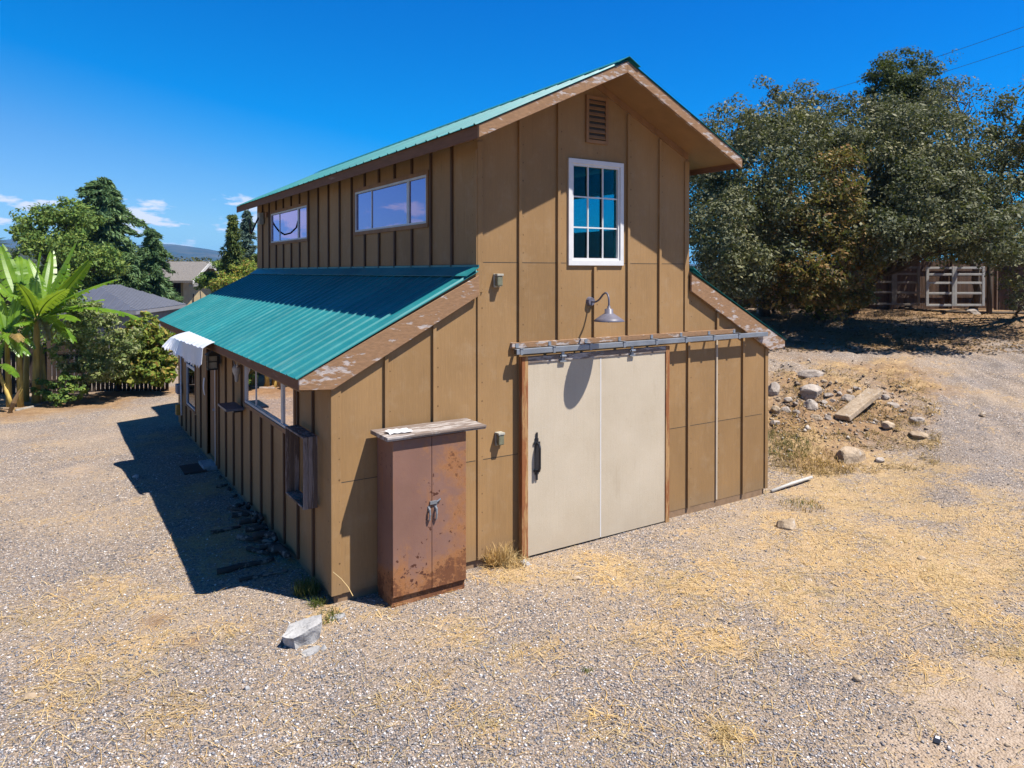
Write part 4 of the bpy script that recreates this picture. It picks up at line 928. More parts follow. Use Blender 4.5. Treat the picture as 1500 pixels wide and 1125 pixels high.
o = MB().tube([at(488, 838, 7.72), at(500, 848, 7.70), at(510, 860, 7.66), at(517, 873, 7.60)], .004, 5).build('dry_stalk', M['straw']); tag(o, 'single arched dry stalk against the front left corner board', 'stalk')

# ------------------------------------------------------------------ vegetation
def leaves(centers, radii, per, size, flat=1.0, up=.25, aspect=.5):
    """clusters of leaf quads: gaussian clumps round each centre"""
    C = np.repeat(np.asarray(centers, float), per, 0); Rr = np.repeat(np.asarray(radii, float), per); n = len(C)
    d = RNG.normal(0, 1, (n, 3)); d /= np.linalg.norm(d, axis=1)[:, None]; rr = Rr * RNG.uniform(.15, 1, n) ** .55
    p = C + d * rr[:, None] * np.array([1, 1, flat])
    nrm = RNG.normal(0, .62, (n, 3)) + d * .9 + np.array([0, 0, up * 2]); nrm /= np.linalg.norm(nrm, axis=1)[:, None]
    t = np.cross(nrm, RNG.normal(0, 1, (n, 3))); t /= np.linalg.norm(t, axis=1)[:, None]; b = np.cross(nrm, t)
    L = size * np.clip(RNG.lognormal(-.05, .42, n), .4, 2.2)[:, None]; w = L * aspect
    V = np.stack([p - t * L * .5, p + b * w * .5 + nrm * L * .06, p + t * L * .5, p - b * w * .5 + nrm * L * .06], 1)
    return V.reshape(-1, 3), np.arange(n * 4).reshape(-1, 4)

def clumps(bl, dens, rc=(.28, .6), hollow=True):
    """clump centres spread through ellipsoid blobs (centre, radius, squash), thicker near the skin"""
    C = []; Rd = []
    for c, r, sq in bl:
        k = max(6, int(dens * r * r)); d = RNG.normal(0, 1, (k, 3)); d /= np.linalg.norm(d, axis=1)[:, None]
        q = RNG.uniform(.35, 1.06, k) ** .6; cc = np.array(c) + d * (q * r)[:, None] * np.array([1, 1, sq])
        keep = np.array([mnoise.noise(Vector(p) * (.85 if r > .9 else 1.8)) > (-.05 if r > .9 else -.3) for p in cc]) if k > 12 and hollow else np.ones(k, bool)   # hollows between the boughs
        C.append(cc[keep]); Rd.append((RNG.uniform(rc[0], rc[1], k) * min(1.3, .55 + r * .3))[keep])
    return np.concatenate(C), np.concatenate(Rd)

def limb(m, a, b, r0, r1, seed, bend=.12, n=7):
    rs = random.Random(seed); a, b = Vector(a), Vector(b); L = (b - a).length; off = Vector((rs.gauss(0, 1), rs.gauss(0, 1), rs.gauss(0, .4))) * L * bend
    m.tube([a.lerp(b, i / (n-1)) + off * math.sin(math.pi * i / (n-1)) + Vector((rs.gauss(0, 1), rs.gauss(0, 1), 0)) * L * .012 for i in range(n)], [r0 + (r1 - r0) * i / (n-1) for i in range(n)], 7)

def broad_tree(name, label, base, bl, mat, dens=26, per=70, size=.085, trunk_r=.2, rc=(.34, .72), group=None, bark='bark', fork=.35, twigs=26, cat='tree', aspect=.5, hollow=True):
    """bl: list of (centre, radius, squash)"""
    base = Vector(base); root = thing(name, label, cat, base, group); cs = [Vector(b[0]) for b in bl]
    mean = sum(cs, Vector()) / len(cs); crown_low = min(c.z - b[1] * b[2] for c, b in zip(cs, bl)); fk = base.lerp(mean, fork); fk.z = max(base.z + .3, base.z + (mean.z - base.z) * fork)
    m = MB(); limb(m, base - Vector((0, 0, .15)), fk, trunk_r, trunk_r * .75, sum(map(ord, label)) % 999, .06)
    CC, CR = clumps(bl, dens, rc, hollow); rs = random.Random(len(label))
    for i, (c, b) in enumerate(zip(cs, bl)):
        limb(m, fk, c, trunk_r * .55, trunk_r * .14, i + 3, .14)
        near = CC[np.linalg.norm(CC - np.array(c), axis=1) < b[1] * 1.1]
        for k in range(min(len(near), max(3, twigs // len(bl)))):
            q = near[rs.randrange(len(near))]; limb(m, c.lerp(fk, rs.uniform(0, .45)), q, trunk_r * .13, trunk_r * .03, k, .1, 5)
    m.build('trunk', M[bark], root, smooth=True, fixn=False)
    V, Fl = leaves(CC, CR, per, size, .62, aspect=aspect); npmesh('crown', V, Fl, mat, root); return root
def PB(lst, sq=.85): return [(at(px, py, D), r, (s_[0] if s_ else sq)) for px, py, D, r, *s_ in lst]
OG = 'trees along the back fence on the right'
def zg0(p): return Vector((p.x, p.y, float(terr(p.x, p.y))))
broad_tree('oak_tree', 'grey green oak leaning close behind the right lean-to roof', G(1120, 462), PB([(1075,215,23,1.5),(1120,250,22.5,1.9),(1085,330,22,1.9),(1055,395,21.5,1.3),(1130,365,22,1.5),(1170,215,24,1.6),(1190,300,23,1.7),(1040,300,23.5,1.5),(1120,180,24,1.2),(1070,370,20.8,.9)]), M['oak'], 30, 160, .092, .22, group=OG)
broad_tree('oak_tree', 'olive topped tree rising behind the leaning grey oak', G(1150, 455), PB([(1080,180,27,1.4),(1140,160,27,1.3),(1165,140,27.5,.9),(1165,230,27,1.8),(1060,235,27,1.5),(1215,175,27,1.0),(1110,330,27,2.2),(1200,330,27,2.2)]), M['oakolive'], 20, 130, .095, .2, group=OG)
broad_tree('oak_tree', 'broad spreading grey oak with low canopy over the corral panels', G(1248, 458), PB([(1290,240,24,2.0),(1350,235,23.5,2.0),(1400,265,23,1.7),(1330,290,22.3,1.8),(1390,310,22,1.4),(1275,320,23.5,1.5),(1240,225,25,1.5),(1440,300,23,1.5),(1310,195,25,1.5),(1460,345,22,1.2),(1380,195,25,1.4),(1345,335,20.8,1.0),(1420,335,20.4,1.1),(1295,350,20.8,.9),(1475,335,20.6,1.1),(1385,345,21.5,.9)]), M['oak'], 30, 160, .092, .27, group=OG)
broad_tree('evergreen_tree', 'dense dark green rounded treetop standing highest above the oaks', G(1320, 447), PB([(1322,115,29,1.25),(1305,140,29,1.2),(1345,145,29,1.2),(1322,175,29,1.4),(1330,240,29,1.5),(1320,330,29,1.7),(1290,105,29.3,.6)]), M['oakdark'], 40, 110, .09, .24, rc=(.3, .5), group=OG, hollow=False)
broad_tree('oak_tree', 'thin sparse oak with bare twigs showing sky at upper right', G(1425, 452), PB([(1415,150,26,1.2),(1440,195,26,1.3),(1380,120,27,1.0),(1460,250,26,1.2),(1420,240,26.5,1.3),(1255,165,27,1.1),(1400,165,27,1.0)]), M['oak'], 20, 70, .08, .16, rc=(.3, .7), group=OG, twigs=70)
broad_tree('oak_tree', 'reddish olive oak cut by the right edge of the picture', G(1545, 462), PB([(1500,165,23,1.2),(1520,230,23,1.4),(1485,205,23.5,1.0),(1500,285,23,1.0),(1530,150,23,1.4),(1515,340,23,1.1),(1480,350,23.5,1.1),(1545,300,23,1.3),(1505,390,23,1.0)]), M['oakolive'], 30, 130, .09, .2, group=OG, twigs=40)
broad_tree('dry_tree', 'half dead tree with brown and orange leaves in front of the fence', G(1212, 466), PB([(1200,320,21.6,1.1),(1235,290,21.8,1.0),(1165,360,21.3,1.0),(1215,385,21,1.1),(1260,365,21.3,.9),(1262,415,21.3,.7),(1185,425,21.3,.7),(1225,245,22,.8),(1150,310,21.8,.8),(1160,435,21.6,.6),(1130,425,21.8,.6),(1215,440,21.2,.6),(1240,430,21.2,.6),(1185,400,21.3,.9)]), M['oakbrown'], 44, 62, .10, .17, rc=(.25, .6), group=OG, twigs=70)
broad_tree('shrub', 'brown leaved shrub below the leaning oak by the dark fence', G(1135, 455), PB([(1125,425,23.5,.7),(1155,440,23.3,.6),(1110,440,23.5,.5)]), M['oakbrown'], 34, 45, .09, .06, rc=(.2, .45), cat='shrub', twigs=25)
broad_tree('shrub', 'low dark green shrub at the foot of the half dead tree', G(1212, 470), PB([(1212,452,22.8,.5),(1240,440,22.8,.45),(1190,450,23,.35)]), M['oakdark'], 60, 55, .08, .05, rc=(.18, .35), cat='shrub')
broad_tree('shrub', 'small leafy shrub at the right edge below the post', G(1497, 462), PB([(1493,430,24,.6),(1515,420,24,.7),(1480,440,24,.35)]), M['oak'], 40, 45, .075, .05, rc=(.18, .4), cat='shrub', twigs=20)
# left garden
broad_tree('hedge_shrub', 'dark green bushy growth behind the old picket fence', at(70, 540, 24), PB([(-20,500,24,1.2),(30,490,24,1.2),(75,495,24,1.1),(110,515,24.5,.9),(60,450,25,1.2),(10,440,25,1.3),(100,465,25,1.0)]), M['green'], 30, 60, .12, .1, cat='shrub')
broad_tree('shrub', 'leafy bush at the far left edge beside the banana bed', zg0(at(-75, 560, 18.6)), PB([(-75,540,18.6,.9),(-110,520,18.4,1.0),(-50,560,18.8,.5)]), M['green'], 50, 50, .10, .05, cat='shrub')
for i_, (q_, m_) in enumerate([([(1060,300,33,2.2),(1110,330,33,2.2),(1160,310,33,2.2),(1090,390,33,2.0),(1160,400,33,2.0)], 'oakdark'), ([(1240,330,33.5,2.2),(1300,320,33,2.3),(1270,400,33,2.0),(1340,400,33,2.0)], 'oak'), ([(1380,330,33,2.1),(1440,320,34,2.0),(1400,400,33,1.9),(1470,400,33,1.8),(1520,380,33,1.9)], 'oakolive')]):
    broad_tree('hedge_tree', ['dark tree filling the gap behind the fence nearest the barn', 'grey green tree behind the middle of the board fence', 'olive tree behind the right end of the board fence'][i_], zg0(at(q_[0][0] + 40, 420, 33)), PB(q_), M[m_], 16, 70, .13, .2, group=OG)
broad_tree('citrus_shrub', 'leafy citrus bush on a whitewashed trunk beside the banana plants', G(133, 571), PB([(120,480,20.5,.75),(150,500,20.4,.75),(105,520,20.4,.65),(140,470,20.7,.6),(175,500,20.5,.6),(125,540,20.3,.55),(165,535,20.3,.55),(150,540,20.2,.5)]), M['citrus'], 105, 46, .085, .075, rc=(.16, .34), bark='barkpale', cat='shrub', aspect=.45)
broad_tree('vine_shrub', 'yellow green vine sprawling over the old fence near the barn', G(222, 556), PB([(215,500,22,.65),(240,515,22,.6),(200,525,21.8,.55),(230,535,21.8,.5),(245,495,22.4,.5),(190,500,22.2,.5),(185,540,21.6,.5),(165,548,21.4,.4),(205,548,21.4,.4),(225,548,21.4,.4),(242,540,21.6,.45),(210,480,22.4,.5)]), M['vine'], 100, 36, .11, .05, rc=(.16, .36), cat='shrub', aspect=.75)
broad_tree('shrub', 'low green weeds growing among the banana stems', G(85, 588), PB([(85,575,19.6,.35),(65,570,19.8,.3),(100,560,19.9,.35),(110,575,19.8,.3)]), M['green'], 90, 36, .09, .03, rc=(.12, .25), cat='shrub', aspect=.7)
broad_tree('broadleaf_tree', 'rounded mid green tree left of the tall cedar', at(105, 428, 36), PB([(65,335,36,1.3),(95,325,36,1.3),(125,345,35.5,1.5),(80,375,35.5,1.6),(120,385,35,1.7),(60,385,36,1.2),(140,395,35,1.0),(90,410,35,1.3),(45,330,36.5,.7)]), M['green'], 55, 62, .14, .22, rc=(.3, .6), twigs=40)
broad_tree('fruit_tree', 'small yellow green leafy tree right of the grey hut roof by the conifers', at(352, 425, 34), PB([(355,415,34,1.0),(330,420,33.5,.8),(372,400,34.5,.9),(380,425,34,.8)]), M['vine'], 45, 45, .12, .08, rc=(.25, .5))
broad_tree('broadleaf_tree', 'bright green shrubby tree at the gable of the grey roofed house', at(318, 422, 41), PB([(318,408,41,.9),(305,412,41,.7),(330,398,41.5,.9)]), M['green'], 45, 50, .13, .1, rc=(.25, .5))
for i, (px, py, D, r) in enumerate([(238,385,75,2.6),(262,380,82,2.6),(285,384,90,2.6),(308,378,95,2.5),(330,385,80,2.3),(215,370,70,2.5),(350,382,100,3),(195,385,78,3),(30,395,60,2.5),(5,400,55,2.5),(372,380,90,3)]):
    c = at(px, py + 20, D); broad_tree('woodland_tree', 'dusty olive round topped tree in the distant wood beyond the houses', (c.x, c.y, float(terr(c.x, c.y))), [(c, r, .8), (c + Vector((r * .8, 0, -.6)), r * .8, .8), (c + Vector((-r * .7, .4, -.9)), r * .9, .8), (c + Vector((0, 0, -1.8)), r, .8)], M['olivewood'], 9, 60, .26, .25, rc=(.5, .9), group='trees of the distant wood', twigs=10)

def conifer(name, label, base, top, rad, mat, tiers=26, per=9, droop=.28, size=.16, needles=46, top_r=.08, power=.85, cat='tree'):
    base, top = Vector(base), Vector(top); root = thing(name, label, cat, base); m = MB(); H = (top - base).length
    m.tube([base - Vector((0, 0, .2)), base.lerp(top, .5), top], [H * .022, H * .013, .015], 8); P0 = []; DV = []
    for t in range(tiers):
        f = .10 + .9 * (t + .5) / tiers
        for k in range(per):
            az = RNG.uniform(0, 6.28); L = (rad * (1 - f) ** power + top_r * rad) * RNG.uniform(.6, 1.18); z = base.z + H * min(.995, f + RNG.uniform(-.5, .5) / tiers); o_ = base.lerp(top, (z - base.z) / H)
            L *= RNG.uniform(.62, 1.12); n = max(4, int(L / .11)); pts = []
            for i in range(n + 1):
                s = i / n; pts.append(o_ + Vector((math.cos(az) * L * s, math.sin(az) * L * s, L * (.20 * s - droop * 1.6 * s * s))))
            if L > .5: m.tube([pts[0], pts[n // 2], pts[-1]], [.02 + .012 * L, .012 + .006 * L, .005], 4, cap=False)
            for i in range(1, n + 1):
                w = L * .15 * (1 - .75 * i / n) + .07
                for q in range(max(3, int(needles / n * 2.2))):
                    P0.append(np.array(pts[i]) + RNG.normal(0, 1, 3) * np.array([w * .75, w * .75, .055]) - np.array([0, 0, .04])); DV.append((math.cos(az), math.sin(az), -.5))
    P0 = np.array(P0); n = len(P0); d = np.array(DV) + RNG.normal(0, .55, (n, 3)); d /= np.linalg.norm(d, axis=1)[:, None]
    b = np.cross(d, RNG.normal(0, 1, (n, 3))); b /= np.linalg.norm(b, axis=1)[:, None]; L = size * RNG.uniform(.6, 1.4, n)[:, None]
    V = np.stack([P0 - d * L * .4, P0 + b * L * .13, P0 + d * L * .6, P0 - b * L * .13], 1).reshape(-1, 3)
    m.build('trunk', M['bark'], root, smooth=True, fixn=False); npmesh('crown', V, np.arange(n * 4).reshape(-1, 4), mat, root); return root
def zg(p): return Vector((p.x, p.y, float(terr(p.x, p.y))))
c = at(160, 400, 42); conifer('cedar_tree', 'tall dark green deodar cedar rising above the left garden', zg(c), at(148, 262, 42), 4.7, M['cedar'], 24, 11, .24, .32, 80, power=.72)
c = at(222, 400, 38); conifer('cedar_tree', 'smaller drooping cedar right of the tall one behind the grey hut', zg(c), at(223, 336, 38), 2.0, M['cedar'], 16, 9, .34, .26, 60, power=.75)
c = at(186, 400, 37); conifer('cedar_tree', 'low pale cedar bough clump in front of the tall cedar, above the hut ridge', zg(c), at(188, 372, 37), 1.9, M['cedar'], 14, 11, .36, .24, 54, power=.5)
c = at(346, 400, 40); conifer('juniper_tree', 'narrow spiky green juniper left of the barn upper wall', zg(c), at(340, 318, 40), 1.15, M['juniper'], 24, 9, -.35, .2, 50, power=.8)
c = at(362, 400, 58); conifer('spruce_tree', 'slim bluish spruce right beside the barn upper wall', zg(c), at(362, 309, 58), 1.6, M['cedarblue'], 22, 9, .15, .3, 40, power=.9)
c = at(378, 420, 38); conifer('juniper_tree', 'squat juniper touching the edge of the barn upper wall', zg(c), at(376, 375, 38), 1.0, M['juniper'], 14, 10, -.2, .2, 40, power=.6)
# a palm at the left edge
pm = thing('palm_tree', 'dark palm frond tip at the left edge above the banana leaves', 'tree', zg(at(-22, 420, 40))); m = MB(); b0 = zg(at(-22, 420, 40)); t0 = at(-22, 365, 40); m.tube([b0, t0], [.18, .14], 8); m.build('trunk', M['bark'], pm)
Vs = []; Fs = []
for k in range(26):
    az = k * 2.4; L = 1.5; e = .9 - (k / 26) * 1.1; n = 18
    for i in range(1, n + 1):
        s = i / n; p = t0 + Vector((math.cos(az) * L * s * math.cos(e), math.sin(az) * L * s * math.cos(e), L * s * math.sin(e) - .5 * s * s))
        for sd_ in (-1, 1):
            w = Vector((-math.sin(az), math.cos(az), -.3)) * sd_ * .34 * math.sin(math.pi * min(1, s * .9 + .1)); f = Vector((math.cos(az), math.sin(az), 0)) * .03; q = len(Vs); Vs += [p - f, p + f, p + w + f * 4]; Fs.append((q, q + 1, q + 2))
npmesh('frond', Vs, Fs, M['cedar'], pm)

# banana plants
def banana_leaf(root, p0, p1, p2, w, mat, torn=.35, seed=0, roll=0.):
    rs = random.Random(seed); p0, p1, p2 = map(Vector, (p0, p1, p2)); n = 30; vs = []; fs = []
    cv = lambda t: p0 * (1 - t) ** 2 + p1 * 2 * t * (1 - t) + p2 * t * t
    m = MB(); m.tube([cv(i / 9) for i in range(10)], [.028 - .023 * i / 9 for i in range(10)], 6)
    L = (p1 - p0).length + (p2 - p1).length; V = []; Fc = []
    for sd_ in (-1, 1):
        gap = 0
        for i in range(n):
            ta, tb = .14 + .86 * i / n, .14 + .86 * (i + 1) / n; wa = w * math.sin(math.pi * min(1, (ta - .10) / .92)) ** .55; wb = w * math.sin(math.pi * min(1, max(0, (tb - .10) / .92))) ** .55
            tg = (cv(min(1, ta + .02)) - cv(ta - .02)).normalized(); sv = tg.cross(Vector((0, 0, 1))); sv = (sv.normalized() if sv.length > .05 else Vector(RT)); nv = sv.cross(tg)
            sv = sv * math.cos(roll) + nv * math.sin(roll); nv = sv.cross(tg)
            tear = rs.random() < torn; cut = rs.uniform(.10, .35) if tear else 0; dr = -.18 - rs.uniform(0, .5) * torn - (.25 if tear else 0)
            q = len(V)
            a0, b0 = cv(ta), cv(tb); sh = tg * (L * .05)
            oa = a0 + sv * sd_ * wa * .5 + sh * .5 + nv * .03; ob = b0 + sv * sd_ * wb * .5 + sh * .5 + nv * .03
            ea = a0 + sv * sd_ * wa + sh + Vector((0, 0, wa * dr)) + nv * .02; eb = b0 + sv * sd_ * wb + sh + Vector((0, 0, wb * dr)) + nv * .02
            eb = eb.lerp(ea, cut); ob = ob.lerp(oa, cut * .5)
            V += [a0, b0, oa, ob, ea, eb]; Fc += [(q, q + 1, q + 3, q + 2), (q + 2, q + 3, q + 5, q + 4)]
    m.add(V, Fc); m.build('leaf', mat, root, smooth=False, fixn=False)
def stem(root, a, b, r): 
    a, b = Vector(a), Vector(b); MB().tube([a - Vector((0, 0, .1)), a.lerp(b, .3), a.lerp(b, .7), b, b + Vector((0, 0, .25))], [r * 1.2, r * 1.05, r * .95, r * .75, r * .3], 10).build('stem', M['bstem'], root, smooth=True)
BG = 'banana plants in the left garden bed'
def banana(label, base, head, lv, r=.085, dry=(), extra=()):
    D = depth(base); root = thing('banana_plant', label, 'banana plant', base, BG); hd = at(*head); stem(root, base, hd, r)
    for i, (q1, q2, dd, w, *rr) in enumerate(lv):
        c = at(q1[0], q1[1], depth(hd) + dd * .5); e = at(q2[0], q2[1], depth(hd) + dd); banana_leaf(root, hd, c, e, w * .95, M['banana'] if i not in dry else M['bananadry'], .30 + .3 * (i in dry), seed=i + int(base.x * 10), roll=(rr[0] if rr else 0))
b1 = G(53, 590); D1 = depth(b1)
banana('tallest banana plant with wide leaves spreading right over the citrus bush', b1, (54, 470, D1), [((80,445),(130,384),-.2,.26,.4),((100,430),(166,412),-.5,.24,-.2),((120,435),(200,466),-.6,.27,.1),((85,425),(98,390),.8,.25),((60,425),(40,382),.6,.28),((35,430),(8,432),-.5,.27),((50,440),(28,418),-1.0,.25),((90,455),(112,470),-1.2,.24),((70,440),(76,372),1.2,.22),((100,440),(118,400),.6,.24,.5),((45,470),(22,478),-.9,.2),((64,455),(92,478),-.9,.2),((75,430),(110,360),.9,.22),((48,430),(60,372),.2,.22,.4),((95,450),(150,440),.8,.24),((80,460),(108,500),-.6,.2),((38,455),(14,455),.5,.22),((60,440),(96,425),-1.3,.22,.3),((66,462),(72,498),-.8,.16),((40,475),(30,502),-.4,.16)], .10, dry=(18,))
b2 = G(38, 588) + Vector((0, 0, 0)); D2 = depth(b2)
banana('slim banana plant with a bare yellow stem beside the tallest one', b2, (40, 462, D2 + .2), [((20,420),(2,362),.4,.26,.5),((30,400),(28,378),.7,.24),((20,440),(-20,400),-.2,.25),((10,450),(-14,470),-.4,.24),((55,430),(66,400),.5,.22),((45,430),(48,388),.6,.22),((32,430),(14,395),.8,.24),((52,450),(70,440),.6,.2),((30,465),(8,490),-.3,.2),((45,470),(56,492),-.4,.17)], .075)
b3 = G(14, 596); D3 = depth(b3)
banana('short banana plant at the left edge with drooping yellowed leaves', b3, (10, 500, D3), [((5,470),(28,520),-.6,.2,.2),((25,480),(30,500),-.7,.16),((-5,460),(-40,470),-.2,.24),((20,470),(35,455),.3,.22),((2,480),(-22,520),-.5,.2),((0,460),(-6,430),.2,.22),((18,460),(26,435),.4,.2),((15,490),(42,520),-.3,.18)], .07, dry=(1,))
b4 = G(20, 600); banana('small banana sucker with bright leaves low at the left edge', b4, (-4, 540, depth(b4)), [((5,525),(25,552),-.5,.14),((-2,510),(8,500),.2,.14),((-15,520),(-35,540),-.2,.14)], .05)
for (p_, h_, l_) in [((30, 596), (28, 505), 'bare yellow banana stump between the slim and the short plants'), ((66, 588), (62, 520), 'leaning yellow banana stump right of the tallest plant')]:
    g = G(*p_); banana(l_, g, (h_[0], h_[1], depth(g)), [((h_[0] + 8, h_[1] - 18), (h_[0] + 22, h_[1] + 6), -.2, .12), ((h_[0] - 8, h_[1] - 22), (h_[0] - 16, h_[1] - 30), .2, .13)], .075)
# dead brown sheath leaning in the bed
o = MB().tube([G(14, 605), at(20, 590, depth(G(14, 605))), at(28, 572, depth(G(14, 605)) + .1)], [.05, .07, .02], 6).build('dead_leaf', M['litter']); tag(o, 'rust brown dead banana sheath leaning at the bed edge', 'dead leaf')
o = MB().tube([G(24, 602), G(50, 596), G(80, 584)], [.05, .045, .03], 8).build('fallen_branch', M['barkpale'], smooth=True); tag(o, 'pale fallen branch edging the banana bed', 'branch')

# ------------------------------------------------------------------ fences, panels, posts
def picket_fence(name, label, p, q, h, board, gap, mat, rail=(.25, .8), group=None, post_every=2.4, jitter=.04):
    p, q = Vector(p), Vector(q); L = (q - p).length; d = (q - p) / L; nrm = Vector((-d.y, d.x, 0)).normalized(); root = thing(name, label, 'fence', p, group)
    m = MB(); s = 0; rs = random.Random(int(L * 100))
    while s < L:
        c = p + d * (s + board / 2); z = float(terr(c.x, c.y)); hh = h * (1 + rs.uniform(-jitter, jitter))
        m.obox((c.x, c.y, z + hh / 2 - .04), Vector((d.x, d.y, 0)) * board / 2, nrm * .011, (0, 0, hh / 2)); s += board + gap
    m.build('board_panel', mat, root); r = MB()
    for f in rail:
        a, b = zg(p) + Vector((0, 0, h * f)), zg(q) + Vector((0, 0, h * f)); c = (a + b) / 2 + nrm * -.035; r.obox(c, (b - a) / 2, nrm * .02, (0, 0, .045))
    r.build('rail', mat, root); k = 0.
    while k <= L + .01:
        c = zg(p + d * k); MB().box(c.x - .05, c.y - .05, c.z - .2, c.x + .05, c.y + .05, c.z + h + .06).build('post', mat, root).location += nrm * -.11; k += post_every
    return root
picket_fence('board_fence', 'dark brown board fence behind the oaks and corral panels', at(1040, 430, 29.2), at(1452, 440, 29), 1.95, .14, .006, M['fencebrown'])
fg = picket_fence('board_fence', 'dark board fence with a diagonal brace right of the round post', at(1458, 440, 28.6), at(1580, 440, 27.5), 2.05, .14, .006, M['fencebrown'])
a, b = zg(at(1462, 440, 28.45)) + Vector((0, 0, 1.75)), zg(at(1510, 440, 28)) + Vector((0, 0, 1.1)); d = (b - a) / 2
MB().obox((a + b) / 2 - Vector(FW) * .06, d, Vector(RT) * .0 + Vector((0, 0, .07)), Vector(FW) * .02).build('brace', M['fencewood'], fg)
M['corralbrown'] = plain('brown_rail', (.20, .165, .135), .7, .2, 5)
def corral(x0, x1, D, label, mk='corral'):
    a, b = zg(at(x0, 440, D)), zg(at(x1, 440, D)); root = thing('corral_panel', label, 'corral panel', (a + b) / 2, 'white corral panels along the fence'); d = (b - a) / 2; d.z = 0; up = Vector((0, 0, 1))
    zt = 1.65; dn = d.normalized(); nn = Vector((-dn.y, dn.x, 0))
    for e in (a, b): MB().obox(e + up * (.22 + zt) / 2 + up * .05, dn * .055, nn * .03, up * (zt / 2 - .06)).build('upright', M[mk], root, bevel=.01)
    for z in (.26, .72, 1.12, 1.45, 1.70): MB().obox((a + b) / 2 + up * z, d - dn * .057, nn * .022, up * .042).build('rail', M[mk], root, bevel=.008)
corral(1275, 1308, 28.2, 'corral panel mostly hidden by the brown leaves, farthest left', 'corralbrown'); corral(1311, 1345, 28.2, 'corral panel second from left, its rails half behind leaves', 'corralbrown')
corral(1358, 1396, 28.0, 'white railed corral panel third from left, left half of the joined pair'); corral(1399, 1440, 28.0, 'white railed corral panel nearest the round wooden post')
g = G(1449, 460); o = MB().tube([g - Vector((0, 0, .2)), g + Vector((0, 0, 1.2)), g + Vector((.02, 0, 2.5))], [.10, .095, .085], 10).build('wooden_post', M['bark'], smooth=True); tag(o, 'round brown wooden post standing right of the corral panels', 'post')
a = zg(at(1076 + 34, 400, 27.4)); o = MB().tube([a, a + Vector((0, 0, .95))], .03, 8).build('fence_stake', M['corral']); tag(o, 'thin pale stake in front of the dark fence under the leaning oak', 'stake')
pts = [G(px, py) + Vector((0, 0, .05)) for px, py in ((1275, 449), (1310, 452), (1350, 456), (1400, 459), (1445, 460), (1500, 460))]
o = MB().tube(pts, .05, 8).build('edging_log', M['bark'], smooth=True); tag(o, 'long dark edging pole on the ground in front of the corral panels', 'edging')
# old garden fence on the left
picket_fence('garden_fence', 'old dark picket fence behind the banana plants and citrus bush', at(-30, 560, 21.5), at(245, 552, 22.6), 1.55, .10, .022, M['fencewood'], jitter=.09, post_every=1.9)
picket_fence('grey_fence', 'weathered grey plank fence below the house gable', at(268, 430, 36), at(345, 430, 35), 1.15, .17, .02, M['fencegrey'])
o = MB().tube([G(160, 566) + Vector((0, 0, .28)), G(215, 556) + Vector((0, 0, .28))], .09, 8).build('timber', M['fencegrey']); tag(o, 'old grey timber lying behind the citrus trunk', 'timber')
for k, (px, py, lb) in enumerate([(190, 555, 'small blue pot under the vine, left one of two'), (206, 552, 'small blue pot under the vine, right one of two')]):
    g = G(px, py); o = MB().lathe([(.0, 0), (.09, 0), (.13, .22), (.12, .22), (.08, .03), (0, .03)], g, 14).build('flower_pot', M['bluepl'], smooth=True); tag(o, lb, 'pot', 'blue pots under the vine')

# ------------------------------------------------------------------ outbuildings
def hut():
    ng = at(199, 455, 29); L1, L2 = 4.6, 5.8; az = YAW + .10
    e1 = Vector((-math.cos(az), -math.sin(az), 0)); e2 = Vector((-math.sin(az), math.cos(az), 0)); root = thing('grey_hut', 'low grey hut with a blue grey ribbed metal hip roof', 'hut', zg(ng))
    zE = ng.z; zR = zE + .98; C = [ng, ng + e1 * L1, ng + e1 * L1 + e2 * L2, ng + e2 * L2]; r0 = ng + e1 * L1 / 2 + e2 * L1 * .42; r1 = ng + e1 * L1 / 2 + e2 * (L2 - L1 * .42); r0.z = r1.z = zR
    m = MB(); dn = Vector((0, 0, -.05)); vs = C + [r0, r1]; m.add(vs, [(0, 1, 4), (1, 2, 5, 4), (2, 3, 5), (3, 0, 4, 5), (3, 2, 1, 0)])
    ribs = m                                      # standing seams on the two visible slopes
    def seam(a, b): ribs.tube([a + Vector((0, 0, .012)), b + Vector((0, 0, .012))], .016, 4)
    k = .3
    while k < L1:
        t = min(k, L1 - k) / (L1 / 2); a = ng + e1 * k; q = (ng + e1 * k + e2 * (L1 * .42) * t); q.z = zE + (zR - zE) * t; seam(a, q); k += .3
    k = .3
    while k < L2:
        dd = L1 * .42; t = min(1, k / dd, (L2 - k) / dd); q = ng + e2 * k + e1 * (L1 / 2) * t; q.z = zE + (zR - zE) * t; seam(ng + e2 * k, q); k += .3
    rf = m.build('roof', M['shedroof'], root)
    w = MB(); i = .22; A = ng + e1 * i + e2 * i; u = (L1 - 2 * i); v = (L2 - 2 * i); g = zg(ng).z - .6; cc = A + e1 * u / 2 + e2 * v / 2; cc.z = (g + zE - .12) / 2; w.obox(cc, e1 * u / 2, e2 * v / 2, (0, 0, (zE - .12 - g) / 2)); w.build('wall', M['shedwall'], root)
    f = MB()
    for a, b in ((C[0], C[1]), (C[0], C[3]), (C[1], C[2]), (C[2], C[3])): f.obox((a + b) / 2 - Vector((0, 0, .09)), (b - a) / 2, ((b - a).normalized().cross(Vector((0, 0, 1)))) * .012, (0, 0, .075))
    f.build('fascia', M['shedwall'], root)
hut()
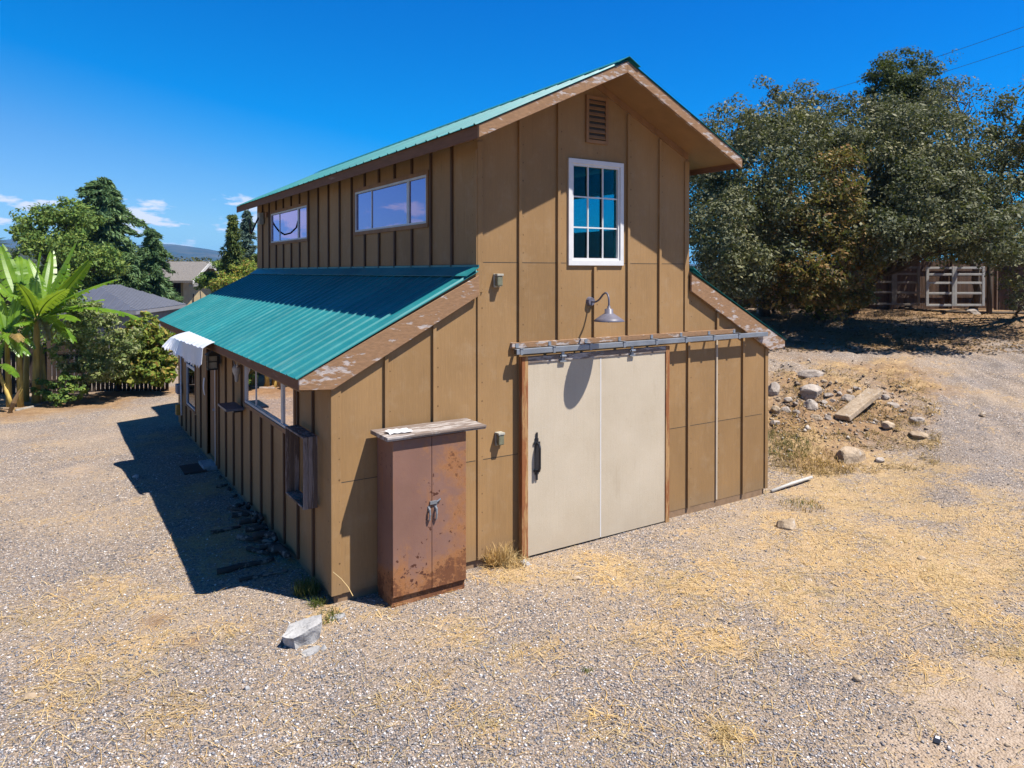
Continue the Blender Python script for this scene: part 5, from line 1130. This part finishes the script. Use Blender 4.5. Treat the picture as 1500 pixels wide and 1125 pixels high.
def house():
    N = at(282, 411, 46); zE = N.z; zR = at(313, 383, 49).z; az = YAW + .06
    ex = Vector((-math.cos(az), -math.sin(az), 0)); ey = Vector((-math.sin(az), math.cos(az), 0)); ey = (ey + ex * .02).normalized(); Lh, Wd = 9.0, 6.6; g = zg(N).z - 1.0
    root = thing('ranch_house', 'single storey house with a grey shingle gable roof behind the garden', 'house', (N.x, N.y, g))
    def pt(a, b, z): p = N + ex * a + ey * b; p.z = z; return p
    th = .14; m = MB(); A = [(0, zE), (Wd / 2, zR), (Wd, zE)]
    for (b0, z0), (b1, z1) in zip(A, A[1:]):
        vs = [pt(0, b0, z0), pt(Lh, b0, z0), pt(Lh, b1, z1), pt(0, b1, z1)]; vs += [v - Vector((0, 0, th)) for v in vs]; m.add(vs, [(0, 1, 2, 3), (7, 6, 5, 4), (0, 4, 5, 1), (1, 5, 6, 2), (2, 6, 7, 3), (3, 7, 4, 0)])
    rf = m.build('roof', M['shingle'], root)
    f = MB()
    for (b0, z0), (b1, z1) in zip(A, A[1:]):
        vs = [pt(-.05, b0, z0 - .02), pt(0, b0, z0 - .02), pt(0, b1, z1 - .02), pt(-.05, b1, z1 - .02)]; vs += [v - Vector((0, 0, .22)) for v in vs]; f.add(vs, [(0, 1, 2, 3), (7, 6, 5, 4), (0, 4, 5, 1), (1, 5, 6, 2), (2, 6, 7, 3), (3, 7, 4, 0)])
    f.build('barge_board', M['whitetrim'], rf)
    for b_, z_ in ((.35, zE + .0), (Wd * .27, zE + (zR - zE) * .5), (Wd / 2, zR - .1), (Wd * .75, zE + (zR - zE) * .45)): p = pt(-.05, b_, z_ - .28); MB().obox(p, ex * .35, ey * .08, (0, 0, .1)).build('beam_end', M['whitetrim'], rf)
    w = MB(); i = .8
    vs = [pt(i, .6, g), pt(i, Wd - .6, g), pt(i, Wd - .6, zE - .02), pt(i, Wd / 2, zR - th - .05), pt(i, .6, zE - .02)]; vs2 = [v + ex * .15 for v in vs]; w.add(vs + vs2, [(0, 1, 2, 3, 4), (9, 8, 7, 6, 5)] + [(k, (k+1) % 5, (k+1) % 5 + 5, k + 5) for k in range(5)]); w.build('gable_wall', M['tanwall'], root)
    w = MB(); c = pt(Lh / 2 + .4, Wd / 2, 0); c.z = (g + zE - .05) / 2; w.obox(c, ex * (Lh / 2 - .6), ey * (Wd / 2 - .7), (0, 0, (zE - .05 - g) / 2)); w.build('wall', M['brownwall'], root)
    t_ = MB(); t_.obox(pt(i - .02, Wd * .36, (g + zE) / 2 + .2), ex * .02, ey * .05, (0, 0, 1.2)); t_.build('corner_trim', M['brownwall'], root)
    p = pt(1.6, .58, zE - 1.1); p.z = zE - .95; win = MB().obox(p, ex * .55, ey * .03, (0, 0, .38)).build('window', M['dark'], root)
house()

# power lines
for a, b, lb in (((1640, -12), (1180, 142), 'upper thin power line crossing the sky at top right'), ((1640, 20), (1150, 172), 'lower thin power line crossing the sky at top right')):
    A, Bp = at(a[0], a[1], 40), at(b[0], b[1], 52); pts = [A.lerp(Bp, i / 12) - Vector((0, 0, .25 * math.sin(math.pi * i / 12))) for i in range(13)]
    o = MB().tube(pts, .014, 5).build('power_line', M['cablemetal'], smooth=True); tag(o, lb, 'power line', 'power lines')

# ------------------------------------------------------------------ hills
def ridge(name, pts, D, thick, mat, seed):
    vs = []; fs = []; n = 160; xs = np.linspace(pts[0][0], pts[-1][0], n); ys = np.interp(xs, [p[0] for p in pts], [p[1] for p in pts]); k = 10
    for i in range(n):
        top = at(xs[i], ys[i], D)
        for j in range(k + 1):
            s = j / k; p = Vector(CAM + (np.array(top) - CAM) * (1 - thick * (1 - s))); base = -12; nz = 1 + .22 * mnoise.noise(Vector((xs[i] * .03 + seed, s * 3, 0))) * (s * (1 - s) * 4) + .035 * mnoise.noise(Vector((xs[i] * .08 + seed, 3, 0))) * s
            p.z = base + (top.z - base) * (s ** .8) * nz; vs.append(p)
        p = Vector(CAM + (np.array(top) - CAM) * 1.3); p.z = -12; vs.append(p)
    K = k + 2
    for i in range(n - 1):
        for j in range(K - 1): a = i * K + j; fs.append((a, a + K, a + K + 1, a + 1))
    o = MB().add(vs, fs).build(name, mat, smooth=True); tag(o, kind='structure'); return o
ridge('hills', [(-1500, 362), (-700, 354), (-200, 356), (-40, 354), (30, 350), (70, 355), (150, 362), (240, 356), (290, 362), (340, 372), (420, 381), (700, 385), (1300, 388), (2600, 385)], 2600, .35, M['hillfar'], 3)
ridge('wooded_hills', [(-900, 372), (-300, 366), (-40, 364), (20, 363), (60, 370), (130, 378), (240, 383), (350, 388), (800, 392), (1400, 392), (2200, 390)], 520, .4, M['hillnear'], 9)

hz = NT('haze_air'); hz.t.nodes.remove(hz.b); pv = hz.n('ShaderNodeVolumePrincipled'); pv.inputs['Color'].default_value = (.13, .48, 1, 1); pv.inputs['Density'].default_value = .00015; hz.t.links.new(pv.outputs[0], hz.out.inputs['Volume'])
tag(MB().box(-4800, -4800, -14, 4800, 4800, 128).build('haze', hz.m), kind='stuff')

# ------------------------------------------------------------------ light and sky
SUN = Vector((.69, -1.0, 2.16)).normalized()
sl_ = bpy.data.lights.new('sun', 'SUN'); sl_.energy = 5.0; sl_.angle = R(.53); sl_.color = (1.0, .95, .87)
so = bpy.data.objects.new('sun', sl_); COL.objects.link(so); so.rotation_euler = (-SUN).to_track_quat('-Z', 'Y').to_euler(); so.location = (20, -30, 60)
w = bpy.data.worlds.new('World'); SC.world = w; w.use_nodes = True; nt = w.node_tree; bg = nt.nodes['Background']
def wn(t, **k):
    n = nt.nodes.new(t)
    for a, b in k.items(): setattr(n, a, b)
    return n
lk = nt.links.new
sky = wn('ShaderNodeTexSky'); sky.sky_type = 'NISHITA'; sky.sun_disc = False; sky.sun_elevation = math.asin(SUN.z); sky.sun_rotation = math.atan2(SUN.x, SUN.y); sky.altitude = 300; sky.air_density = 1.0; sky.dust_density = .35; sky.ozone_density = 2.0
tc = wn('ShaderNodeTexCoord'); sx = wn('ShaderNodeSeparateXYZ'); lk(tc.outputs['Generated'], sx.inputs[0])
def wm(op, a, b=0.):
    n = wn('ShaderNodeMath', operation=op)
    for s, v in zip(n.inputs, (a, b)):
        if hasattr(v, 'links'): lk(v, s)
        else: s.default_value = v
    return n.outputs[0]
def wr(f, stops):
    n = wn('ShaderNodeValToRGB'); e = n.color_ramp.elements
    while len(e) < len(stops): e.new(.5)
    for i, (p, c) in enumerate(stops): e[i].position = p; e[i].color = (c, c, c, 1) if not hasattr(c, '__len__') else tuple(c) + (1,)
    lk(f, n.inputs[0]); return n.outputs[0]
def wx(f, a, b, mode='MIX'):
    n = wn('ShaderNodeMix', data_type='RGBA', blend_type=mode)
    for s, v in zip((n.inputs[0], n.inputs[6], n.inputs[7]), (f, a, b)):
        if hasattr(v, 'links'): lk(v, s)
        else: s.default_value = v if not isinstance(v, tuple) else v + (1,)
    return n.outputs[2]
# polarised deep blue, paler low in the west
hyp = wm('SQRT', wm('ADD', wm('MULTIPLY', sx.outputs[0], sx.outputs[0]), wm('MULTIPLY', sx.outputs[1], sx.outputs[1])))
el = wm('DIVIDE', sx.outputs[2], hyp); dxn = wm('DIVIDE', sx.outputs[0], hyp)
q = wm('ADD', el, wm('MULTIPLY', dxn, .2))
deep = wx(1.0, sky.outputs[0], wr(q, [(.0, (.50, .80, 1.2)), (.09, (.52, .83, 1.18)), (.16, (.36, .80, 1.22)), (.21, (.16, .77, 1.30)), (.26, (.0, .72, 1.38)), (.5, (.0, .62, 1.42)), (1.0, (.01, .50, 1.0))]), 'MULTIPLY')
# low cumulus in the west
cv = wn('ShaderNodeCombineXYZ'); az = wm('ARCTAN2', sx.outputs[0], sx.outputs[1])
lk(wm('MULTIPLY', az, 12.0), cv.inputs[0]); lk(wm('MULTIPLY', el, 38.0), cv.inputs[1])
nz = wn('ShaderNodeTexNoise'); nz.inputs['Scale'].default_value = 1.25; nz.inputs['Detail'].default_value = 7; nz.inputs['Roughness'].default_value = .52; lk(cv.outputs[0], nz.inputs['Vector'])
band = wm('SUBTRACT', wr(el, [(.0, .20), (.03, .30), (.06, .42), (.085, .38), (.11, .18), (.2, .0)]), .34)
west = wr(wm('ADD', wm('MULTIPLY', wm('DIVIDE', sx.outputs[0], hyp), .5), .5), [(.60, 1.0), (.68, 0.)])
cl = wr(wm('ADD', nz.outputs[0], band), [(.56, 0), (.585, .35), (.63, 1)])
cloud = wm('MULTIPLY', wm('MULTIPLY', cl, west), wr(el, [(.015, .35), (.05, .9), (.15, .6), (.19, 0)]))
skyc = wx(cloud, deep, (7.9, 8.0, 9.0)); lk(skyc, bg.inputs[0]); bg.inputs[1].default_value = .06

# ------------------------------------------------------------------ camera and view
cam = bpy.data.cameras.new('camera'); co = bpy.data.objects.new('camera', cam); COL.objects.link(co); SC.camera = co
co.location = CAM; co.rotation_euler = (math.pi / 2 - PITCH, 0, YAW); cam.sensor_width = 36; cam.sensor_fit = 'HORIZONTAL'; cam.lens = 36 * F / 1500; cam.shift_y = (PY - 562.5) / 1500
cam.clip_start = .05; cam.clip_end = 12000
SC.view_settings.view_transform = 'Standard'; SC.view_settings.look = 'None'; SC.view_settings.gamma = 1; SC.view_settings.exposure = 1.0; SC.view_settings.use_curve_mapping = False
